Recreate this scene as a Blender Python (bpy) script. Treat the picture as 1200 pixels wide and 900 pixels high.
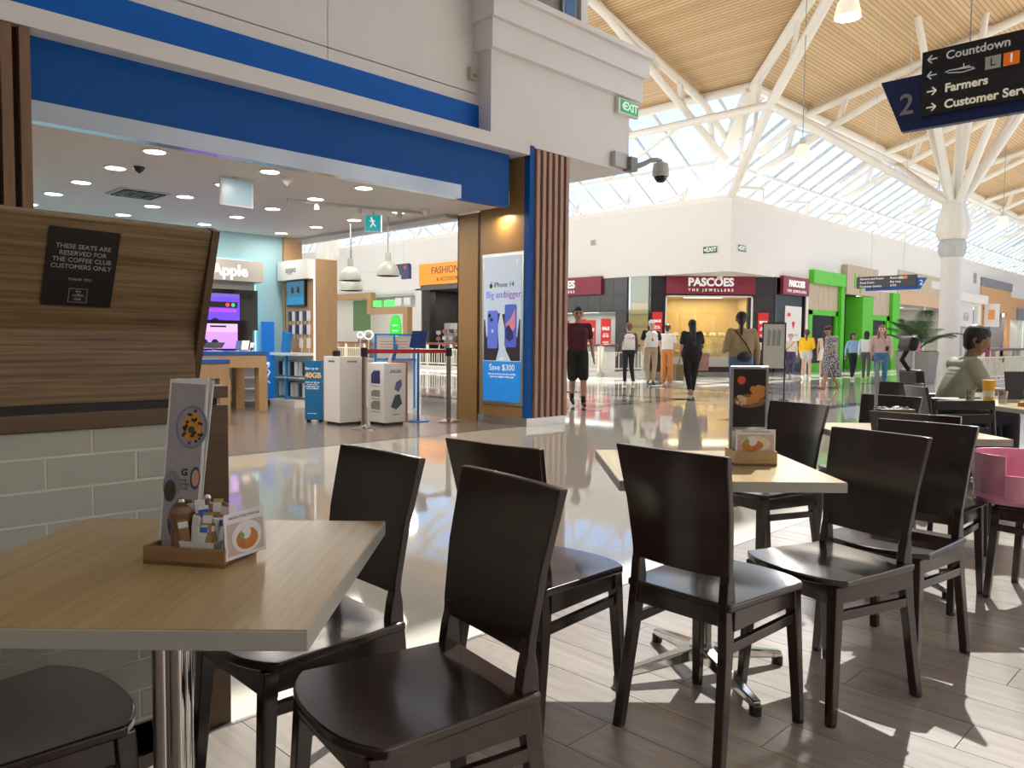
import bpy, bmesh, math, random
import numpy as np
from mathutils import Vector, Matrix, Euler
R = math.radians
PI = math.pi
random.seed(7)
for o in list(bpy.data.objects):
    bpy.data.objects.remove(o, do_unlink=True)
scene = bpy.context.scene
COL = scene.collection

# ------------------------------------------------------------------ camera
CAM_H, FPX, PITCH, ROLL, YAW = 1.17, 920.0, .053, .009, .778
_fw = Vector((math.cos(YAW), math.sin(YAW), 0)); _rt = Vector((math.sin(YAW), -math.cos(YAW), 0)); _up = Vector((0, 0, 1))
_f = _fw * math.cos(PITCH) - _up * math.sin(PITCH); _u = _up * math.cos(PITCH) + _fw * math.sin(PITCH)
_r3 = _rt * math.cos(ROLL) + _u * math.sin(ROLL); _u3 = _u * math.cos(ROLL) - _rt * math.sin(ROLL)
camd = bpy.data.cameras.new('camera'); cam = bpy.data.objects.new('camera', camd); COL.objects.link(cam)
camd.sensor_fit = 'HORIZONTAL'; camd.sensor_width = 36.0; camd.lens = 36.0 * FPX / 1200.0
camd.clip_start = .05; camd.clip_end = 500
M = Matrix.Identity(4)
for i in range(3):
    M[i][0] = _r3[i]; M[i][1] = _u3[i]; M[i][2] = -_f[i]
M[2][3] = CAM_H
cam.matrix_world = M
scene.camera = cam

# ------------------------------------------------------------------ sky, sun, exposure
scene.view_settings.view_transform = 'Standard'
scene.view_settings.look = 'None'
scene.view_settings.gamma = 1.0
scene.view_settings.use_curve_mapping = False
scene.view_settings.exposure = 0.12
w = bpy.data.worlds.new('world'); scene.world = w; w.use_nodes = True
nt = w.node_tree; nt.nodes.clear()
sky = nt.nodes.new('ShaderNodeTexSky'); sky.sky_type = 'NISHITA'; sky.sun_disc = False
sky.sun_elevation = R(48); sky.sun_rotation = R(90 - 17.6); sky.altitude = 50; sky.air_density = 1.0; sky.dust_density = 1.2
bg = nt.nodes.new('ShaderNodeBackground'); bg.inputs[1].default_value = .21
wo = nt.nodes.new('ShaderNodeOutputWorld')
tint = nt.nodes.new('ShaderNodeMix'); tint.data_type = 'RGBA'; tint.blend_type = 'MULTIPLY'; tint.inputs['Factor'].default_value = 1.0; tint.inputs['B'].default_value = (.78, .95, 1.18, 1)
nt.links.new(sky.outputs[0], tint.inputs['A']); nt.links.new(tint.outputs['Result'], bg.inputs[0]); nt.links.new(bg.outputs[0], wo.inputs[0])
SUN_H = Vector((.953, .302, 0)).normalized(); SUN_EL = R(48)
sund = bpy.data.lights.new('sun', 'SUN'); sund.energy = 12.0; sund.angle = R(.6); sund.color = (1, .965, .92)
sun = bpy.data.objects.new('sun', sund); COL.objects.link(sun)
sdir = SUN_H * math.cos(SUN_EL) + Vector((0, 0, math.sin(SUN_EL)))
sun.rotation_euler = sdir.to_track_quat('Z', 'Y').to_euler(); sun.location = (40, 10, 50)
cy = scene.cycles
cy.max_bounces = 10; cy.diffuse_bounces = 6; cy.glossy_bounces = 4; cy.transparent_max_bounces = 12; cy.transmission_bounces = 6
cy.sample_clamp_indirect = 6.0; cy.caustics_reflective = False; cy.caustics_refractive = False
cy.use_denoising = True

# ------------------------------------------------------------------ materials
MATS = {}
def _new(name):
    m = bpy.data.materials.new(name); m.use_nodes = True
    n = m.node_tree.nodes; b = n['Principled BSDF']
    MATS[name] = m
    return m, m.node_tree, b
def mat(name, col, rough=.5, metal=0.0, var=.08, vscale=6.0, emis=None, estr=0.0, coat=0.0, alpha=None, bump=0.0, spec=None):
    if name in MATS: return MATS[name]
    m, t, b = _new(name)
    tc = t.nodes.new('ShaderNodeTexCoord'); no = t.nodes.new('ShaderNodeTexNoise'); no.inputs['Scale'].default_value = vscale; no.inputs['Detail'].default_value = 4
    t.links.new(tc.outputs['Object'], no.inputs['Vector'])
    mx = t.nodes.new('ShaderNodeMix'); mx.data_type = 'RGBA'
    mx.inputs['A'].default_value = (*[c * (1 - var) for c in col], 1); mx.inputs['B'].default_value = (*[min(1, c * (1 + var)) for c in col], 1)
    t.links.new(no.outputs['Fac'], mx.inputs['Factor']); t.links.new(mx.outputs['Result'], b.inputs['Base Color'])
    b.inputs['Roughness'].default_value = rough; b.inputs['Metallic'].default_value = metal
    if coat: b.inputs['Coat Weight'].default_value = coat; b.inputs['Coat Roughness'].default_value = .12
    if spec is not None: b.inputs['Specular IOR Level'].default_value = spec
    if emis: b.inputs['Emission Color'].default_value = (*emis, 1); b.inputs['Emission Strength'].default_value = estr
    if bump:
        bp = t.nodes.new('ShaderNodeBump'); bp.inputs['Strength'].default_value = bump; bp.inputs['Distance'].default_value = .01
        t.links.new(no.outputs['Fac'], bp.inputs['Height']); t.links.new(bp.outputs[0], b.inputs['Normal'])
    return m
def wood(name, c1, c2, rough=.45, scale=(1, 14, 14), wscale=3.0, coat=0.0, contrast=(.3, .7), perobj=0.0, bump=.05, spec=None):
    """grain stretched along the axis whose scale is smallest"""
    if name in MATS: return MATS[name]
    m, t, b = _new(name)
    tc = t.nodes.new('ShaderNodeTexCoord'); mp = t.nodes.new('ShaderNodeMapping'); mp.inputs['Scale'].default_value = scale
    t.links.new(tc.outputs['Object'], mp.inputs['Vector'])
    vec = mp.outputs[0]
    if perobj:
        oi = t.nodes.new('ShaderNodeObjectInfo'); ad = t.nodes.new('ShaderNodeVectorMath'); ad.operation = 'ADD'
        mu = t.nodes.new('ShaderNodeMath'); mu.operation = 'MULTIPLY'; mu.inputs[1].default_value = 37.0
        t.links.new(oi.outputs['Random'], mu.inputs[0]); t.links.new(mp.outputs[0], ad.inputs[0]); t.links.new(mu.outputs[0], ad.inputs[1]); vec = ad.outputs[0]
    no = t.nodes.new('ShaderNodeTexNoise'); no.inputs['Scale'].default_value = wscale; no.inputs['Detail'].default_value = 8; no.inputs['Roughness'].default_value = .62; no.inputs['Distortion'].default_value = .4
    t.links.new(vec, no.inputs['Vector'])
    cr = t.nodes.new('ShaderNodeValToRGB'); cr.color_ramp.elements[0].position = contrast[0]; cr.color_ramp.elements[1].position = contrast[1]
    cr.color_ramp.elements[0].color = (*c1, 1); cr.color_ramp.elements[1].color = (*c2, 1)
    t.links.new(no.outputs['Fac'], cr.inputs[0])
    out = cr.outputs[0]
    if perobj:
        hs = t.nodes.new('ShaderNodeHueSaturation'); mr = t.nodes.new('ShaderNodeMapRange'); mr.inputs['To Min'].default_value = 1 - perobj; mr.inputs['To Max'].default_value = 1 + perobj
        t.links.new(oi.outputs['Random'], mr.inputs['Value']); t.links.new(mr.outputs[0], hs.inputs['Value']); t.links.new(out, hs.inputs['Color']); out = hs.outputs[0]
    t.links.new(out, b.inputs['Base Color']); b.inputs['Roughness'].default_value = rough
    if spec is not None: b.inputs['Specular IOR Level'].default_value = spec
    if coat: b.inputs['Coat Weight'].default_value = coat; b.inputs['Coat Roughness'].default_value = .15
    if bump:
        bp = t.nodes.new('ShaderNodeBump'); bp.inputs['Strength'].default_value = bump; bp.inputs['Distance'].default_value = .004
        t.links.new(no.outputs['Fac'], bp.inputs['Height']); t.links.new(bp.outputs[0], b.inputs['Normal'])
    return m
def glass(name, tint=(1, 1, 1), refl=.08, alpha=.92):
    if name in MATS: return MATS[name]
    m = bpy.data.materials.new(name); m.use_nodes = True; MATS[name] = m
    t = m.node_tree; t.nodes.clear()
    o = t.nodes.new('ShaderNodeOutputMaterial'); tr = t.nodes.new('ShaderNodeBsdfTransparent'); gl = t.nodes.new('ShaderNodeBsdfGlossy')
    tr.inputs[0].default_value = (*[c * alpha for c in tint], 1); gl.inputs['Roughness'].default_value = .03
    lw = t.nodes.new('ShaderNodeLayerWeight'); lw.inputs[0].default_value = .25
    mr = t.nodes.new('ShaderNodeMapRange'); mr.inputs['To Min'].default_value = refl * .5; mr.inputs['To Max'].default_value = min(1, refl * 5)
    mx = t.nodes.new('ShaderNodeMixShader')
    t.links.new(lw.outputs['Facing'], mr.inputs[0]); t.links.new(mr.outputs[0], mx.inputs[0])
    t.links.new(tr.outputs[0], mx.inputs[1]); t.links.new(gl.outputs[0], mx.inputs[2]); t.links.new(mx.outputs[0], o.inputs[0])
    return m
def emit(name, col, s):
    return mat(name, [c * .5 for c in col], .6, emis=col, estr=s)

# ------------------------------------------------------------------ mesh helpers
class B:
    """collects shapes; build() links them as ONE mesh object"""
    def __init__(s): s.v = []; s.f = []
    def add(s, vs, fs):
        k = len(s.v); s.v += [tuple(v) for v in vs]; s.f += [tuple(i + k for i in f) for f in fs]; return s
    def box(s, x0, x1, y0, y1, z0, z1):
        x0, x1 = min(x0, x1), max(x0, x1); y0, y1 = min(y0, y1), max(y0, y1); z0, z1 = min(z0, z1), max(z0, z1)
        return s.add([(x0, y0, z0), (x1, y0, z0), (x1, y1, z0), (x0, y1, z0), (x0, y0, z1), (x1, y0, z1), (x1, y1, z1), (x0, y1, z1)],
                     [(0, 3, 2, 1), (4, 5, 6, 7), (0, 1, 5, 4), (1, 2, 6, 5), (2, 3, 7, 6), (3, 0, 4, 7)])
    def obox(s, c, size, rot=(0, 0, 0)):
        m = Euler(rot).to_matrix(); c = Vector(c); h = [d / 2 for d in size]
        vs = [c + m @ Vector((sx * h[0], sy * h[1], sz * h[2])) for sz in (-1, 1) for sx, sy in ((-1, -1), (1, -1), (1, 1), (-1, 1))]
        return s.add(vs, [(0, 3, 2, 1), (4, 5, 6, 7), (0, 1, 5, 4), (1, 2, 6, 5), (2, 3, 7, 6), (3, 0, 4, 7)])
    def bar(s, a, b, w, h, w2=None, h2=None, up=(0, 0, 1)):
        """box-section bar from a to b"""
        a = Vector(a); b = Vector(b); d = (b - a).normalized(); u = Vector(up)
        if abs(d.dot(u)) > .98: u = Vector((0, 1, 0))
        x = d.cross(u).normalized(); y = x.cross(d); w2 = w if w2 is None else w2; h2 = h if h2 is None else h2
        vs = [a + x * sx * w / 2 + y * sy * h / 2 for sx, sy in ((-1, -1), (1, -1), (1, 1), (-1, 1))] + [b + x * sx * w2 / 2 + y * sy * h2 / 2 for sx, sy in ((-1, -1), (1, -1), (1, 1), (-1, 1))]
        return s.add(vs, [(0, 1, 2, 3), (7, 6, 5, 4), (4, 5, 1, 0), (5, 6, 2, 1), (6, 7, 3, 2), (7, 4, 0, 3)])
    def cyl(s, a, b, r0, r1=None, n=12, cap=True):
        a = Vector(a); b = Vector(b); r1 = r0 if r1 is None else r1
        d = (b - a).normalized(); u = Vector((0, 0, 1)) if abs(d.z) < .95 else Vector((1, 0, 0))
        x = d.cross(u).normalized(); y = d.cross(x)
        vs = []
        for p, r in ((a, r0), (b, r1)):
            vs += [p + (x * math.cos(2 * PI * i / n) + y * math.sin(2 * PI * i / n)) * r for i in range(n)]
        fs = [(i, (i + 1) % n, n + (i + 1) % n, n + i) for i in range(n)]
        if cap: fs += [tuple(range(n - 1, -1, -1)), tuple(range(n, 2 * n))]
        return s.add(vs, fs)
    def lathe(s, prof, n=24, c=(0, 0, 0), flute=0.0, nf=0):
        vs = []; k = len(prof)
        for r, z in prof:
            for i in range(n):
                a = 2 * PI * i / n; rr = r * (1 + flute * math.cos(nf * a)) if nf else r
                vs.append((c[0] + rr * math.cos(a), c[1] + rr * math.sin(a), c[2] + z))
        fs = [(j * n + i, j * n + (i + 1) % n, (j + 1) * n + (i + 1) % n, (j + 1) * n + i) for j in range(k - 1) for i in range(n)]
        if prof[0][0] > 1e-4: fs.append(tuple(range(n - 1, -1, -1)))
        if prof[-1][0] > 1e-4: fs.append(tuple(range((k - 1) * n, k * n)))
        return s.add(vs, fs)
    def tube(s, pts, r, n=8):
        pts = [Vector(p) for p in pts]; rs = r if isinstance(r, (list, tuple)) else [r] * len(pts)
        vs = []
        for j, p in enumerate(pts):
            d = (pts[min(j + 1, len(pts) - 1)] - pts[max(j - 1, 0)]).normalized(); u = Vector((0, 0, 1)) if abs(d.z) < .9 else Vector((1, 0, 0))
            x = d.cross(u).normalized(); y = d.cross(x)
            vs += [p + (x * math.cos(2 * PI * i / n) + y * math.sin(2 * PI * i / n)) * rs[j] for i in range(n)]
        fs = [(j * n + i, j * n + (i + 1) % n, (j + 1) * n + (i + 1) % n, (j + 1) * n + i) for j in range(len(pts) - 1) for i in range(n)]
        fs += [tuple(range(n - 1, -1, -1)), tuple(range((len(pts) - 1) * n, len(pts) * n))]
        return s.add(vs, fs)
    def prism(s, poly, d0, d1, plane='xz'):
        """polygon in a plane pushed along the third axis from d0 to d1"""
        def P(a, b, d): return {'xz': (a, d, b), 'yz': (d, a, b), 'xy': (a, b, d)}[plane]
        n = len(poly); vs = [P(a, b, d0) for a, b in poly] + [P(a, b, d1) for a, b in poly]
        fs = [tuple(range(n)), tuple(range(2 * n - 1, n - 1, -1))] + [(i, n + i, n + (i + 1) % n, (i + 1) % n) for i in range(n)]
        return s.add(vs, fs)
    def ell(s, c, r, n=12, m=8):
        vs = []; 
        for j in range(m + 1):
            th = PI * j / m
            for i in range(n):
                a = 2 * PI * i / n; vs.append((c[0] + r[0] * math.sin(th) * math.cos(a), c[1] + r[1] * math.sin(th) * math.sin(a), c[2] + r[2] * math.cos(th)))
        return s.add(vs, [(j * n + i, (j + 1) * n + i, (j + 1) * n + (i + 1) % n, j * n + (i + 1) % n) for j in range(m) for i in range(n)])
    def mesh(s, name, off=None):
        me = bpy.data.meshes.new(name)
        vs = s.v if off is None else [(v[0] - off[0], v[1] - off[1], v[2] - off[2]) for v in s.v]
        me.from_pydata(vs, [], s.f); 
        bm = bmesh.new(); bm.from_mesh(me); bmesh.ops.recalc_face_normals(bm, faces=bm.faces); bm.to_mesh(me); bm.free()
        me.update(); return me
    def build(s, name, m, parent=None, bev=0.0, smooth=False, label=None, cat=None, group=None, kind=None, world=False, loc=None, seg=2):
        off = parent.location if (world and parent) else None
        if loc is not None and parent is None: off = loc
        me = s.mesh(name, off); me.materials.append(m)
        if smooth:
            for p in me.polygons: p.use_smooth = True
        o = bpy.data.objects.new(name, me); COL.objects.link(o)
        if parent: o.parent = parent
        if loc is not None and parent is None: o.location = loc
        if bev:
            b = o.modifiers.new('bevel', 'BEVEL'); b.width = bev; b.segments = seg; b.limit_method = 'ANGLE'; b.angle_limit = R(40)
        if smooth:
            try:
                me.set_sharp_from_angle(angle=R(38))
            except Exception: pass
        return tag(o, label, cat, group, kind)
def tag(o, label=None, cat=None, group=None, kind=None):
    if label: o['label'] = label
    if cat: o['category'] = cat
    if group: o['group'] = group
    if kind: o['kind'] = kind
    return o
def thing(name, label, cat, loc=(0, 0, 0), rz=0.0, group=None, kind=None):
    o = bpy.data.objects.new(name, None); COL.objects.link(o); o.location = loc; o.rotation_euler = (0, 0, rz); o.empty_display_size = .1
    return tag(o, label, cat, group, kind)
def copy_tree(root, loc=None, rz=None, label=None, parent=None):
    c = root.copy(); COL.objects.link(c)
    if parent: c.parent = parent
    if loc is not None: c.location = loc
    if rz is not None: c.rotation_euler = (0, 0, rz)
    if label: c['label'] = label
    for ch in list(root.children): copy_tree(ch, parent=c)
    return c
def piece(src, parent, loc=None, rot=None, scale=None, name=None):
    """another object with the same mesh data"""
    o = bpy.data.objects.new(name or src.name.split('.')[0], src.data); COL.objects.link(o); o.parent = parent
    if loc is not None: o.location = loc
    if rot is not None: o.rotation_euler = rot
    if scale is not None: o.scale = scale
    return o
def txt(body, size, m, parent, loc, rot=(PI / 2, 0, 0), name='lettering', align='CENTER', ext=.002, off=0.0, sx=1.0, spacing=1.0, label=None, shear=0.0):
    cu = bpy.data.curves.new(name, 'FONT'); cu.body = body; cu.size = size; cu.align_x = align; cu.align_y = 'CENTER'; cu.extrude = ext; cu.offset = off
    cu.space_character = spacing; cu.shear = shear; cu.resolution_u = 3
    tmp = bpy.data.objects.new(name, cu)
    me = bpy.data.meshes.new_from_object(tmp); me.name = name
    bpy.data.objects.remove(tmp); bpy.data.curves.remove(cu)
    me.materials.clear(); me.materials.append(m)
    o = bpy.data.objects.new(name, me); COL.objects.link(o); o.parent = parent; o.location = loc; o.rotation_euler = rot; o.scale = (sx, 1, 1)
    if label: o['label'] = label
    return o
def plate(name, m, parent, x0, x1, z0, z1, y=0.0, d=.004):
    """thin flat print or panel in the local x-z plane, its face towards -y"""
    return B().box(x0, x1, y - d, y, z0, z1).build(name, m, parent)
# ------------------------------------------------------------------ palette
M_white = mat('white_plaster', (.74, .74, .72), .6, var=.03, vscale=1.5)
M_warmwhite = mat('warm_white_paint', (.78, .755, .75), .55, var=.03, vscale=2)
M_pipe = mat('white_steel_paint', (.78, .76, .70), .4, var=.03)
M_blue = mat('shop_blue', (.003, .085, .36), .5, var=.05, vscale=2, spec=.2)
M_blue2 = mat('bright_blue', (.01, .20, .62), .4, var=.05, vscale=2)
M_steel = mat('brushed_steel', (.55, .55, .54), .28, 1.0, var=.12, vscale=3)
M_chrome = mat('chrome', (.75, .74, .72), .12, 1.0, var=.05)
M_black = mat('black_satin', (.012, .012, .013), .4, var=.2)
M_blackgloss = mat('black_gloss', (.01, .01, .012), .08, var=.2)
M_grey = mat('mid_grey', (.25, .25, .25), .5)
M_lgrey = mat('light_grey', (.55, .56, .56), .5)
M_red = mat('poster_red', (.70, .03, .03), .5)
M_maroon = mat('maroon_sign', (.22, .012, .04), .4)
M_wtext = mat('white_lettering', (.85, .85, .83), .5, emis=(1, 1, 1), estr=.25)
M_white_gloss = mat('white_laminate', (.78, .78, .77), .3, var=.03)
M_goldwood = wood('gold_veneer', (.30, .17, .055), (.36, .21, .075), .42, (10, 10, .8), 2.5, contrast=(.2, .8), bump=.02)
M_oak = wood('shop_oak', (.40, .25, .12), (.48, .31, .16), .5, (9, 9, .7), 2.5, contrast=(.2, .8), bump=.02)
M_slat = wood('slat_timber', (.40, .235, .165), (.50, .30, .22), .5, (9, 9, .6), 3, contrast=(.2, .8))
M_chair = wood('espresso_stain', (.012, .0055, .004), (.038, .0165, .0105), .26, (7, 7, .7), 3.0, contrast=(.3, .75), perobj=.15, bump=.03, coat=.5)
M_panel = wood('walnut_laminate', (.075, .044, .018), (.30, .20, .10), .42, (.7, 34, 34), 3.0, contrast=(.30, .70), bump=.06)
M_trimwood = wood('walnut_trim', (.085, .05, .025), (.14, .085, .045), .45, (.6, 14, 14), 3, bump=.04)
M_tabletop = wood('oak_laminate', (.34, .235, .105), (.50, .375, .185), .28, (16, .5, 16), 3.4, contrast=(.3, .7), bump=.03)
M_edge = mat('table_edge_band', (.40, .39, .34), .45, var=.04)
M_glass_sky = glass('skylight_glass', (.97, .99, 1.0), .03, .98)
M_glass = glass('shop_glass', (.93, .97, .96), .10, .92)
M_graniteblk = mat('black_granite', (.018, .018, .022), .18, var=.5, vscale=40)

# ------------------------------------------------------------------ floors
m, t, b = _new('terrazzo_cream')
tc = t.nodes.new('ShaderNodeTexCoord'); br = t.nodes.new('ShaderNodeTexBrick'); br.offset = 0.0; br.inputs['Scale'].default_value = 1.0
br.inputs['Brick Width'].default_value = .9; br.inputs['Row Height'].default_value = .9; br.inputs['Mortar Size'].default_value = .004
br.inputs['Color1'].default_value = (.74, .70, .60, 1); br.inputs['Color2'].default_value = (.77, .73, .63, 1); br.inputs['Mortar'].default_value = (.66, .62, .53, 1)
no = t.nodes.new('ShaderNodeTexNoise'); no.inputs['Scale'].default_value = 60; no.inputs['Detail'].default_value = 6
mx = t.nodes.new('ShaderNodeMix'); mx.data_type = 'RGBA'; mx.blend_type = 'MULTIPLY'; mx.inputs['Factor'].default_value = .10
t.links.new(tc.outputs['Object'], br.inputs['Vector']); t.links.new(tc.outputs['Object'], no.inputs['Vector'])
t.links.new(br.outputs['Color'], mx.inputs['A']); t.links.new(no.outputs['Fac'], mx.inputs['B']); t.links.new(mx.outputs['Result'], b.inputs['Base Color'])
b.inputs['Roughness'].default_value = .045; b.inputs['Specular IOR Level'].default_value = .5
M_terr = m
M_darkband = mat('grey_granite_floor', (.13, .13, .14), .07, var=.3, vscale=50, spec=.45)
M_midband = mat('mid_grey_granite_floor', (.32, .31, .30), .07, var=.2, vscale=50, spec=.45)
fl = B().box(-14, 100, 2.24, 62, -.12, 0).box(8.8, 100, -12, 2.24, -.12, 0).build('floor_concourse', M_terr, label='polished cream tiled concourse floor reflecting the shopfronts', kind='structure')
# granite inlay of the far concourse: rows of stone slabs with joints, each a slab of its own
slab = None
def inlay(x0, x1, y0, y1, m_):
    global slab
    o = B().box(x0 + .004, x1 - .004, y0 + .004, y1 - .004, 0, .0015).build('stone_slab', m_, fl); return o
for xx in np.arange(10.5, 34, 3.6):
    for yy in np.arange(8.4, 15.2, 1.2):
        if xx < 26: inlay(xx, xx + .35, yy, yy + 1.2, M_darkband)
for yy in np.arange(2.9, 15.0, 3.0):
    for xx in np.arange(10.85, 40, 1.08):
        if yy < 5 and xx < 14: continue
        inlay(xx, xx + 1.08, yy, yy + .35, M_darkband if (yy // 3) % 2 else M_midband)
for k in range(5):
    for j in range(2):
        inlay(12.2 + 3.6 * k, 13.2 + 3.6 * k, 9.3 + 3 * j, 10.3 + 3 * j, M_midband)
M_planks = wood('grey_oak_tile', (.235, .19, .165), (.37, .322, .285), .28, (11, .9, 11), 2.6, contrast=(.28, .72), perobj=.14, bump=.05, spec=.6)
cafe = B().box(-8, 8.8, -9, 2.24, -.12, -.004).build('floor_cafe', mat('tile_joint_grey', (.16, .13, .11), .6), label='grey brown wood-look plank tile floor of the cafe', kind='structure')
pk = B().box(-.0985, .0985, -.5985, .5985, -.004, 0).build('plank', M_planks, cafe, bev=.0015, seg=1)
first = True
for i in range(42):
    x = .3 + .2 * i + .1
    yo = [0, .4, .8][i % 3]
    for j in range(4):
        y = 2.24 - .6 - 1.2 * j + yo
        if y - .6 > 2.2: continue
        if first: o = pk; first = False; o.location = (x, y, 0)
        else: o = piece(pk, cafe, (x, y, 0))
        if y + .6 > 2.24:
            c = (y - .6 + 2.24) / 2; o.location = (x, c, 0); o.scale = (1, (2.24 - (y - .6)) / 1.2, 1)
B().box(-8, 8.8, 2.235, 2.25, -.004, .003).build('trim_1', M_steel, label='thin metal strip between cafe planks and cream tiles', kind='structure')
M_shopfloor = wood('shop_vinyl_plank', (.20, .155, .13), (.29, .235, .20), .22, (.7, 7, 7), 2.0, contrast=(.25, .75), bump=.02, spec=.6)
B().box(-5, 7.86, 7.52, 13.3, 0, .004).build('floor_shop', M_shopfloor, label='grey brown timber-look floor of the phone shop', kind='structure')

# ------------------------------------------------------------------ phone shop shell
def struct(b_, name, m_, label, bev=0.0, parent=None):
    return b_.build(name, m_, parent, bev=bev, label=label, kind='structure')
struct(B().box(-5, 7.36, 13.2, 13.4, 0, 3.05), 'wall_shop_back', mat('pale_blue_wall', (.36, .60, .68), .6, var=.03), 'pale blue back wall of the phone shop')
struct(B().box(-5.2, -5, 7.6, 13.4, 0, 3.05), 'wall_shop_left', M_warmwhite, 'warm white side wall of the phone shop')
struct(B().box(-5, 7.75, 7.72, 13.4, 3.05, 3.25), 'ceiling_shop', mat('shop_ceiling_paint', (.74, .70, .66), .6, var=.02), 'flat white ceiling of the phone shop')
struct(B().box(-5, 7.62, 7.6, 7.72, 3.17, 3.75).box(6.75, 7.62, 7.6, 7.72, 3.0, 3.17), 'wall_shop_fascia', M_blue, 'wide blue fascia above the phone shop opening')
struct(B().box(-5, 6.75, 7.59, 7.72, 3.0, 3.17), 'trim_2', mat('steel_blue_reflection', (.40, .46, .54), .22, 1.0, var=.3, vscale=1.2), 'brushed steel strip under the blue fascia')  # bluish reflection put into the steel's own colour
struct(B().box(-5, 7.82, 7.4, 7.75, 3.70, 3.87), 'trim_3', M_warmwhite, 'white projecting ledge above the blue fascia', bev=.006)
struct(B().box(-5, 7.12, 7.65, 7.8, 3.87, 4.25), 'wall_shop_strip', mat('upper_blue', (.004, .125, .54), .5, var=.04, spec=.2), 'narrow blue band above the white ledge')
up = struct(B().box(-5, 9.3, 7.72, 7.95, 3.87, 12.0), 'wall_shop_upper', mat('wall_joint_dark', (.30, .29, .27), .7), 'off-white panelled wall rising above the phone shop')
xs = [-5, -2.2, .2, 2.55, 4.85, 7.12]
for i in range(5):
    B().box(xs[i] + .004, xs[i + 1] - .004, 7.68, 7.72, 4.25, 4.395).build('panel', M_warmwhite, up)
for i, (a_, c_) in enumerate(((-5, 1.0), (1.0, 4.85), (4.85, 7.12))):
    B().box(a_ + .005, c_ - .005, 7.68, 7.72, 4.41, 12).build('panel', M_warmwhite, up)
# white box of the corner with stepped cornice
bx_ = struct(B().box(7.1, 10.07, 7.42, 9.5, 3.82, 5.6), 'wall_corner_box', M_warmwhite, 'white boxed bulkhead at the shop corner with stepped cornice')
B().box(7.03, 10.30, 7.33, 9.6, 4.92, 5.28).build('cornice_band', M_warmwhite, bx_, bev=.005)
B().box(6.99, 10.38, 7.27, 9.66, 5.28, 5.58).build('cornice_band', M_warmwhite, bx_, bev=.005)
B().box(6.93, 10.44, 7.21, 9.72, 5.58, 5.66).build('cornice_cap', M_warmwhite, bx_, bev=.005)
wn = thing('window_3', 'narrow upper window with grey frame above the corner bulkhead', 'window', (8.75, 7.70, 5.9), 0, kind='structure')
B().box(0, .32, -.04, 0, 0, 1.4).build('frame', mat('window_frame_grey', (.30, .31, .32), .4), wn)
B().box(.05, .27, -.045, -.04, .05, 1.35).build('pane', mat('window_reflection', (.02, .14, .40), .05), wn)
B().box(.37, .52, -.08, .03, -.2, 1.5).build('frame', M_warmwhite, wn)
# gold veneered pillar with poster
pl = struct(B().box(7.86, 8.66, 7.5, 8.43, .12, 3.85), 'pillar_shop', M_goldwood, 'gold veneered corner pillar with vertical timber slats')
B().box(7.845, 8.66, 7.44, 8.43, 0, .12).build('plinth', M_steel, pl)
B().box(7.85, 7.865, 8.46, 8.9, 0, 3.05).box(7.85, 8.3, 8.88, 8.9, 0, 3.05).build('veneer_panel', M_goldwood, pl)
B().box(7.85, 8.3, 8.425, 8.445, 0, 3.05).build('shadow_gap', M_black, pl)
B().box(7.84, 7.93, 7.42, 7.52, .12, 3.84).build('blue_edge', M_blue, pl)
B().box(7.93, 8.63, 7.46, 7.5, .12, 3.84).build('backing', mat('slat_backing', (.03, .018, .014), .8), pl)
sl = None
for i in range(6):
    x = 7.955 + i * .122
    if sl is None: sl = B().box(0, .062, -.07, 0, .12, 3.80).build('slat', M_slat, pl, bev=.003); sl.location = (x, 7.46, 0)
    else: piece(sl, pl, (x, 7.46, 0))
# matching slat pillar at the far end of the shopfront
pl2 = struct(B().box(.75, 1.88, 7.5, 8.2, 0, 3.7), 'pillar_slatted', mat('slat_dark', (.035, .024, .018), .7), 'dark pillar with vertical timber slats beyond the booth screen')
sl2 = None
for i in range(9):
    x = 1.80 - i * .13
    if sl2 is None: sl2 = B().box(0, .08, -.1, 0, 0, 3.69).build('slat', wood('slat_brown', (.17, .09, .045), (.24, .13, .07), .5, (9, 9, .6), 3), pl2, bev=.003); sl2.location = (x, 7.5, 0)
    else: piece(sl2, pl2, (x, 7.5, 0))
# ceiling edge above the open corner side and the wood-clad post behind
struct(B().box(7.60, 7.86, 8.9, 13.4, 3.0, 3.3), 'beam_shop_side', mat('bulkhead_grey', (.52, .53, .53), .5), 'pale grey beam edge above the open side of the shop')
struct(B().box(7.36, 7.72, 13.12, 13.45, 0, 3.05), 'pillar_oak', M_oak, 'oak clad post at the end of the pale blue wall')

# ------------------------------------------------------------------ mall shell
XC, YC, ZW = 27.61, 15.43, 6.72
struct(B().box(XC, XC + .35, YC, 61, 4.02, ZW), 'wall_left', M_white, 'long white upper wall on the far side of the concourse')
struct(B().box(XC + .35, 96, YC, YC + .35, 4.02, ZW), 'wall_right', M_white, 'long white upper wall running above the shops to the column')
struct(B().prism([(XC, YC), (XC + 3.9, YC), (XC, YC + 3.9)], 4.0, 4.02, 'xy'), 'ceiling_corner', M_white, 'white soffit under the jutting wall corner')
tr = B().box(XC - .02, XC, 27, 61, 5.25, 5.27).build('trim_4', M_lgrey, label='thin joint line along the far white wall', kind='structure')
struct(B().box(-12.3, -12, -12, 62, 0, 12.3), 'wall_behind_left', M_warmwhite, 'plain wall out of view beside the cafe')
struct(B().box(-12, 100, -12.3, -12, 0, 12.3), 'wall_behind', M_warmwhite, 'plain wall out of view behind the cafe')
struct(B().box(96, 96.3, -12, 16, 0, 12.3), 'wall_end_right', M_white, 'end wall of the long arcade')
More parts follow.
